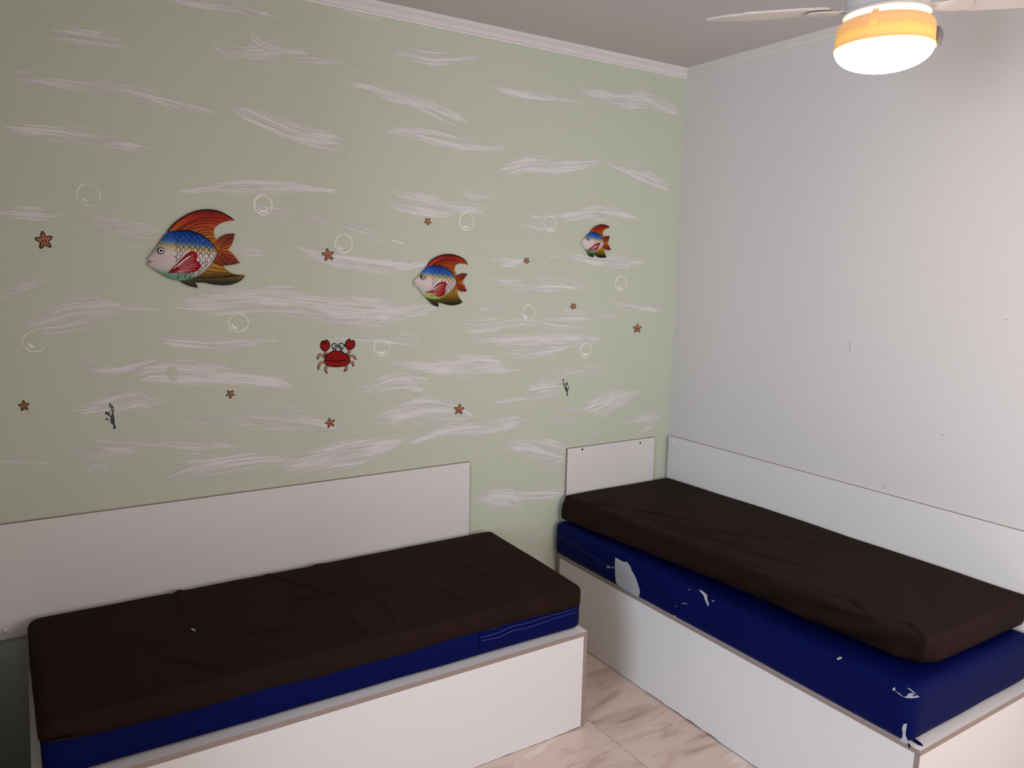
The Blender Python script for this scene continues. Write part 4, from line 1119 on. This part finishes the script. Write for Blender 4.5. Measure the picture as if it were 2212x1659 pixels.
mesh('torn_flap', flp + [p + np.array([0, 0, .003]) for p in flp], [tuple(range(6)), tuple(range(6, 12))] + [(i, (i + 1) % 6, 6 + (i + 1) % 6, 6 + i) for i in range(6)], M_blue, m2)

# brown covered mattress
m3 = thing('mattress', 'brown covered mattress lying on top of the blue one on the right bed', 'mattress', (-0.38, -0.96, 0.6))
D0, D1 = np.array([-0.745, -1.892, 0.606]), np.array([-0.0185, -0.030, 0.728])
P, N_, F = rbox(D0, D1, (.016, .016, .030), (.0062, .0062, .0085))
zt = (P[:, 2] - D0[2]) / (D1[2] - D0[2]); yy = -P[:, 1]
xt = np.interp(yy, [0, .2, .5, 1.1, 1.5, 1.9], [-.748, -.742, -.728, -.716, -.706, -.692])
xb = np.interp(yy, [0, .2, .5, 1.1, 1.5, 1.9], [-.772, -.762, -.728, -.668, -.655, -.655])
xl = xb + (xt - xb) * np.clip(zt, 0, 1) ** .8
fr = (D1[0] - P[:, 0]) / (D1[0] - D0[0])
P[:, 0] = D1[0] + (xl - D1[0]) * fr
# the foot end leans out at its top and draws back towards the wall
P[:, 1] += np.clip((yy - 1.6) / .3, 0, 1) * (-.004 * (1 - fr) + .012 * (1 - zt))
wcn = np.clip(1 - zt, 0, 1) * np.clip((fr - .86) / .14, 0, 1) * np.clip((yy - 1.78) / .12, 0, 1)
P[:, 0] += .035 * wcn; P[:, 1] += .030 * wcn
dz = vnoise(P, 4, 21) * .004 + vnoise(P, 11, 23) * .002
top = N_[:, 2] > .15
for a, b, wd, am in [((1225,1082),(1345,1098),.008,.007),((1235,1092),(1338,1088),.007,.006),((1290,1098),(1420,1150),.009,.005),((1320,1120),(1560,1235),.008,.006),((1360,1100),(1500,1128),.008,.0055),((1390,1120),(1560,1160),.008,.006),((1420,1138),(1640,1190),.009,.0065),((1400,1155),(1600,1215),.008,.0055),((1440,1160),(1700,1245),.009,.005),((1500,1140),(1680,1170),.009,.004),((1560,1180),(1780,1235),.01,.005),((1530,1205),(1760,1290),.009,.005),((1700,1255),(1900,1325),.010,.004),((1640,1150),(1850,1195),.012,.003),((1830,1290),(1885,1335),.008,.007),((1960,1345),(2006,1390),.007,.006),((1880,1330),(1990,1360),.012,.004),((1750,1285),(1860,1330),.008,.006),((1240,1100),(1300,1108),.007,.005)]:
    pa, pb = on(*a, 2, .728), on(*b, 2, .728)
    dz += top * crease(P, pa[:2], pb[:2], wd, am * 1.25)
# slack vertical folds of the cover on the long side
sidem = (N_[:, 0] < -.4)
dz += sidem * (.006 * np.sin(P[:, 1] * 17 + 9 * zt) * np.exp(-((yy - 1.55) / .25) ** 2) + .004 * np.sin(P[:, 1] * 31 + 6 * zt) * (zt > .1))
P = P + N_ * dz[:, None]
P[:, 2] += (P[:, 2] > .66) * (.010 * np.sin(np.clip((yy - .1) / 1.7, 0, 1) * np.pi) * (fr > 0))
P[:, 2] += .012 * np.clip((yy - 1.2) / .7, 0, 1)
P[:, 2] = np.maximum(P[:, 2], .5985 + .012 * np.clip((yy - 1.2) / .7, 0, 1))
soft_mesh('cover', P, F, M_brown, m3)
# sewn ridge along the upper rim of the cover
xs = lambda y: np.interp(-y, [0, .2, .5, 1.1, 1.5, 1.9], [-.748, -.742, -.728, -.716, -.706, -.692])
rid = []
for y in np.linspace(-.2, -1.875, 60):
    z = .715 + .010 * math.sin(min(1, max(0, (-y - .1) / 1.7)) * math.pi) + .012 * max(0, min(1, (-y - 1.2) / .7))
    rid.append((xs(y) + .010 + .0025 * math.sin(y * 23), y + .012 * max(0, (-y - 1.6) / .3) , z + .002 * math.sin(y * 13)))
tube('seam', rid, .0036, M_brown, m3, 6)

# ------------------------------------------------------------------ ceiling fan with lamp
M_fanwhite = plain('fan_white_enamel', (0.62, 0.57, 0.53, 1), 0.4, 0.03, 20)
M_blade = plain('fan_blade', (0.60, 0.54, 0.49, 1), 0.45, 0.04, 12)
M_glow = emit_mat('lamp_diffuser', (1.0, 0.84, 0.72, 1), 20.0)
M_slit = emit_mat('lamp_glow_slit', (1.0, 0.90, 0.72, 1), 5.0)
def band_mat():
    m, N, L, B = new_mat('lamp_drum_amber')
    tc = N.new('ShaderNodeTexCoord'); sp = N.new('ShaderNodeSeparateXYZ'); L.new(tc.outputs['Generated'], sp.inputs[0])
    r = N.new('ShaderNodeValToRGB'); e = r.color_ramp.elements
    e[0].position = 0.0; e[0].color = lin(238, 178, 96); e[1].position = 1.0; e[1].color = lin(222, 170, 122)
    k = e.new(.25); k.color = lin(240, 186, 96)
    k = e.new(.5); k.color = lin(226, 164, 98)
    L.new(sp.outputs[2], r.inputs[0]); L.new(r.outputs[0], B.inputs['Base Color']); L.new(r.outputs[0], B.inputs['Emission Color'])
    B.inputs['Emission Strength'].default_value = 0.50; B.inputs['Roughness'].default_value = 0.5
    return m
M_band = band_mat()
RL = 0.130
FD = 2 * RL * FPX / 200.0
LC = CAM + FD * ray(1909, 101)          # centre of the diffuser rim
fx, fy, fz = LC
fan = thing('ceiling_fan', 'white ceiling fan with a glowing round drum lamp below its blades', 'ceiling fan', (fx, fy, ZC))
lathe('canopy', [(0.0, 0), (0.070, 0), (0.070, -0.012), (0.058, -0.045), (0.030, -0.062), (0.0, -0.062)], (fx, fy, ZC), M_fanwhite, fan)
lathe('downrod', [(0.0, ZC - fz - .06), (0.013, ZC - fz - .06), (0.013, 0.165), (0.0, 0.165)], (fx, fy, fz), M_fanwhite, fan, 20)
lathe('motor_housing', [(0.0, 0.178), (0.030, 0.178), (0.060, 0.170), (0.098, 0.154), (0.108, 0.136), (0.108, 0.108), (0.100, 0.093), (0.0, 0.093)], (fx, fy, fz), M_fanwhite, fan)
lk = lathe('lamp_base', [(0.0, 0.092), (0.104, 0.092), (0.113, 0.087), (0.114, 0.081), (0.109, 0.078), (0.0, 0.078)], (fx, fy, fz), M_fanwhite, fan)
lathe('glow_ring', [(0.0, 0.0775), (0.107, 0.0775), (0.1075, 0.062), (0.0, 0.062)], (fx, fy, fz), M_slit, lk)
dr = lathe('lamp_drum', [(0.108, 0.067), (0.117, 0.063), (0.124, 0.056), (0.127, 0.046), (0.128, 0.030), (0.1285, 0.0), (0.126, 0.0), (0.1255, 0.046), (0.115, 0.060), (0.108, 0.063)], (fx, fy, fz), M_band, fan, closed=True)
lathe('rim', [(0.1290, 0.0005), (0.1310, -0.001), (0.1310, -0.006), (0.1285, -0.007), (0.1285, 0.0005)], (fx, fy, fz), M_band, dr)
prof = [(0.1283 * math.cos(t), -0.006 - 0.060 * math.sin(t) ** 0.9) for t in np.linspace(0, math.pi / 2 - 1e-4, 14)] + [(0.0, -0.066)]
lathe('diffuser', [(0.0, -0.004), (0.1283, -0.004)] + prof, (fx, fy, fz), M_glow, fan)
# clip tabs on the drum
def on_drum(a, r, z): return (fx + r * math.cos(a), fy + r * math.sin(a), fz + z)
cam_a = math.atan2(CAM[1] - fy, CAM[0] - fx)
for a in (cam_a - .24, cam_a + 1.85, cam_a - 2.33):
    V = [on_drum(a + s_ * .075, r, z) for z, r in ((.074, .109), (.058, .1265), (.022, .1305)) for s_ in (-1, 1)] + [on_drum(a + s_ * .075, r, z) for z, r in ((.070, .105), (.054, .1215), (.022, .1265)) for s_ in (-1, 1)]
    F = [(0, 1, 3, 2), (2, 3, 5, 4), (6, 8, 9, 7), (8, 10, 11, 9), (0, 2, 8, 6), (2, 4, 10, 8), (1, 7, 9, 3), (3, 9, 11, 5), (0, 6, 7, 1), (4, 5, 11, 10)]
    bevel(mesh('clip', V, F, M_band, dr), .001)
# thumb knob on the far side of the drum
a = cam_a + 1.72
ka = np.array(on_drum(a, .126, .018)); kd = np.array([math.cos(a), math.sin(a), 0]); kt = np.array([-math.sin(a), math.cos(a), 0]); V = []; F = []
for h, r in ((0, .030), (.010, .028), (.018, .020), (.022, .008)):
    for i in range(16):
        w_ = 2 * math.pi * i / 16; V.append(ka + kd * h + r * (math.cos(w_) * kt * .8 + math.sin(w_) * np.array([0, 0, 1])))
for k in range(3): F += [(k * 16 + i, k * 16 + (i + 1) % 16, (k + 1) * 16 + (i + 1) % 16, (k + 1) * 16 + i) for i in range(16)]
F += [tuple(range(16)), tuple(range(48, 64))]
mesh('knob', V, F, plain('grey_plastic', (0.20, 0.175, 0.165, 1), 0.5), dr, smooth=True)
# blades
tip = on(1525, 47, 2, fz + 0.100)
a0 = math.atan2(tip[1] - fy, tip[0] - fx); RB = math.hypot(tip[0] - fx, tip[1] - fy)
for k in range(4):
    a = a0 + k * math.pi / 2
    ca, sa = math.cos(a), math.sin(a)
    outline = [(0.15, -.030), (0.19, -.050), (0.26, -.058), (0.38, -.058), (RB - .10, -.050), (RB - .03, -.030), (RB, -.002), (RB - .004, .008), (RB - .05, .032), (RB - .12, .050), (0.38, .058), (0.26, .056), (0.19, .048), (0.15, .030)]
    pts = smooth_poly(outline, True, 3, 70); n = len(pts)
    V = []
    for th in (0, .006):
        for u, v_ in pts:
            z = fz + .103 + th - v_ * .13
            V.append((fx + u * ca - v_ * sa, fy + u * sa + v_ * ca, z))
    F = [tuple(range(n)), tuple(range(n, 2 * n))] + [(i, (i + 1) % n, n + (i + 1) % n, n + i) for i in range(n)]
    bl = mesh('blade', V, F, M_blade, fan)
    br = [(.095, -.022), (.13, -.020), (.17, -.034), (.205, -.028), (.215, 0), (.205, .028), (.17, .034), (.13, .020), (.095, .022)]
    V = []; n = len(br)
    for th in (-.005, -.0005):
        for u, v_ in br: V.append((fx + u * ca - v_ * sa, fy + u * sa + v_ * ca, fz + .103 + th - v_ * .13 - .002))
    F = [tuple(range(n)), tuple(range(n, 2 * n))] + [(i, (i + 1) % n, n + (i + 1) % n, n + i) for i in range(n)]
    bevel(mesh('blade_bracket', V, F, M_fanwhite, bl), .001)
for k in range(6):
    a = cam_a + .1 + k * math.pi / 3
    c = on_drum(a, .1085, .122)
    V = [np.array(c) + .006 * (math.cos(t) * np.array([-math.sin(a), math.cos(a), 0]) + math.sin(t) * np.array([0, 0, 1])) + h * np.array([math.cos(a), math.sin(a), 0]) for h in (-.002, .0015) for t in np.linspace(0, 2 * math.pi, 11)[:-1]]
    F = [tuple(range(10)), tuple(range(10, 20))] + [(i, (i + 1) % 10, 10 + (i + 1) % 10, 10 + i) for i in range(10)]
    mesh('vent_hole', V, F, M_hole, fan)

# ------------------------------------------------------------------ window in the far left wall
win = thing('window_1', 'white framed window in the left wall', 'window', (XL, (WY0 + WY1) / 2, WZ0)); win['kind'] = 'structure'
del win['category']
for nm, lo, hi in (('window_frame', (XL - .08, WY0, WZ0), (XL - .04, WY0 + .05, WZ1)), ('window_frame', (XL - .08, WY1 - .05, WZ0), (XL - .04, WY1, WZ1)), ('window_frame', (XL - .08, WY0 + .05, WZ0), (XL - .04, WY1 - .05, WZ0 + .05)), ('window_frame', (XL - .08, WY0 + .05, WZ1 - .05), (XL - .04, WY1 - .05, WZ1)), ('window_mullion', (XL - .08, (WY0 + WY1) / 2 - .02, WZ0 + .05), (XL - .04, (WY0 + WY1) / 2 + .02, WZ1 - .05))):
    box(nm, lo, hi, M_capwhite, win)

win = thing('window_2', 'white framed window in the wall behind the viewer', 'window', ((RX0 + RX1) / 2, YB, RZ0)); win['kind'] = 'structure'
del win['category']
for nm, lo, hi in (('window_frame', (RX0, YB - .08, RZ0), (RX0 + .05, YB - .04, RZ1)), ('window_frame', (RX1 - .05, YB - .08, RZ0), (RX1, YB - .04, RZ1)), ('window_frame', (RX0 + .05, YB - .08, RZ0), (RX1 - .05, YB - .04, RZ0 + .05)), ('window_frame', (RX0 + .05, YB - .08, RZ1 - .05), (RX1 - .05, YB - .04, RZ1)), ('window_mullion', ((RX0 + RX1) / 2 - .02, YB - .08, RZ0 + .05), ((RX0 + RX1) / 2 + .02, YB - .04, RZ1 - .05))):
    box(nm, lo, hi, M_capwhite, win)
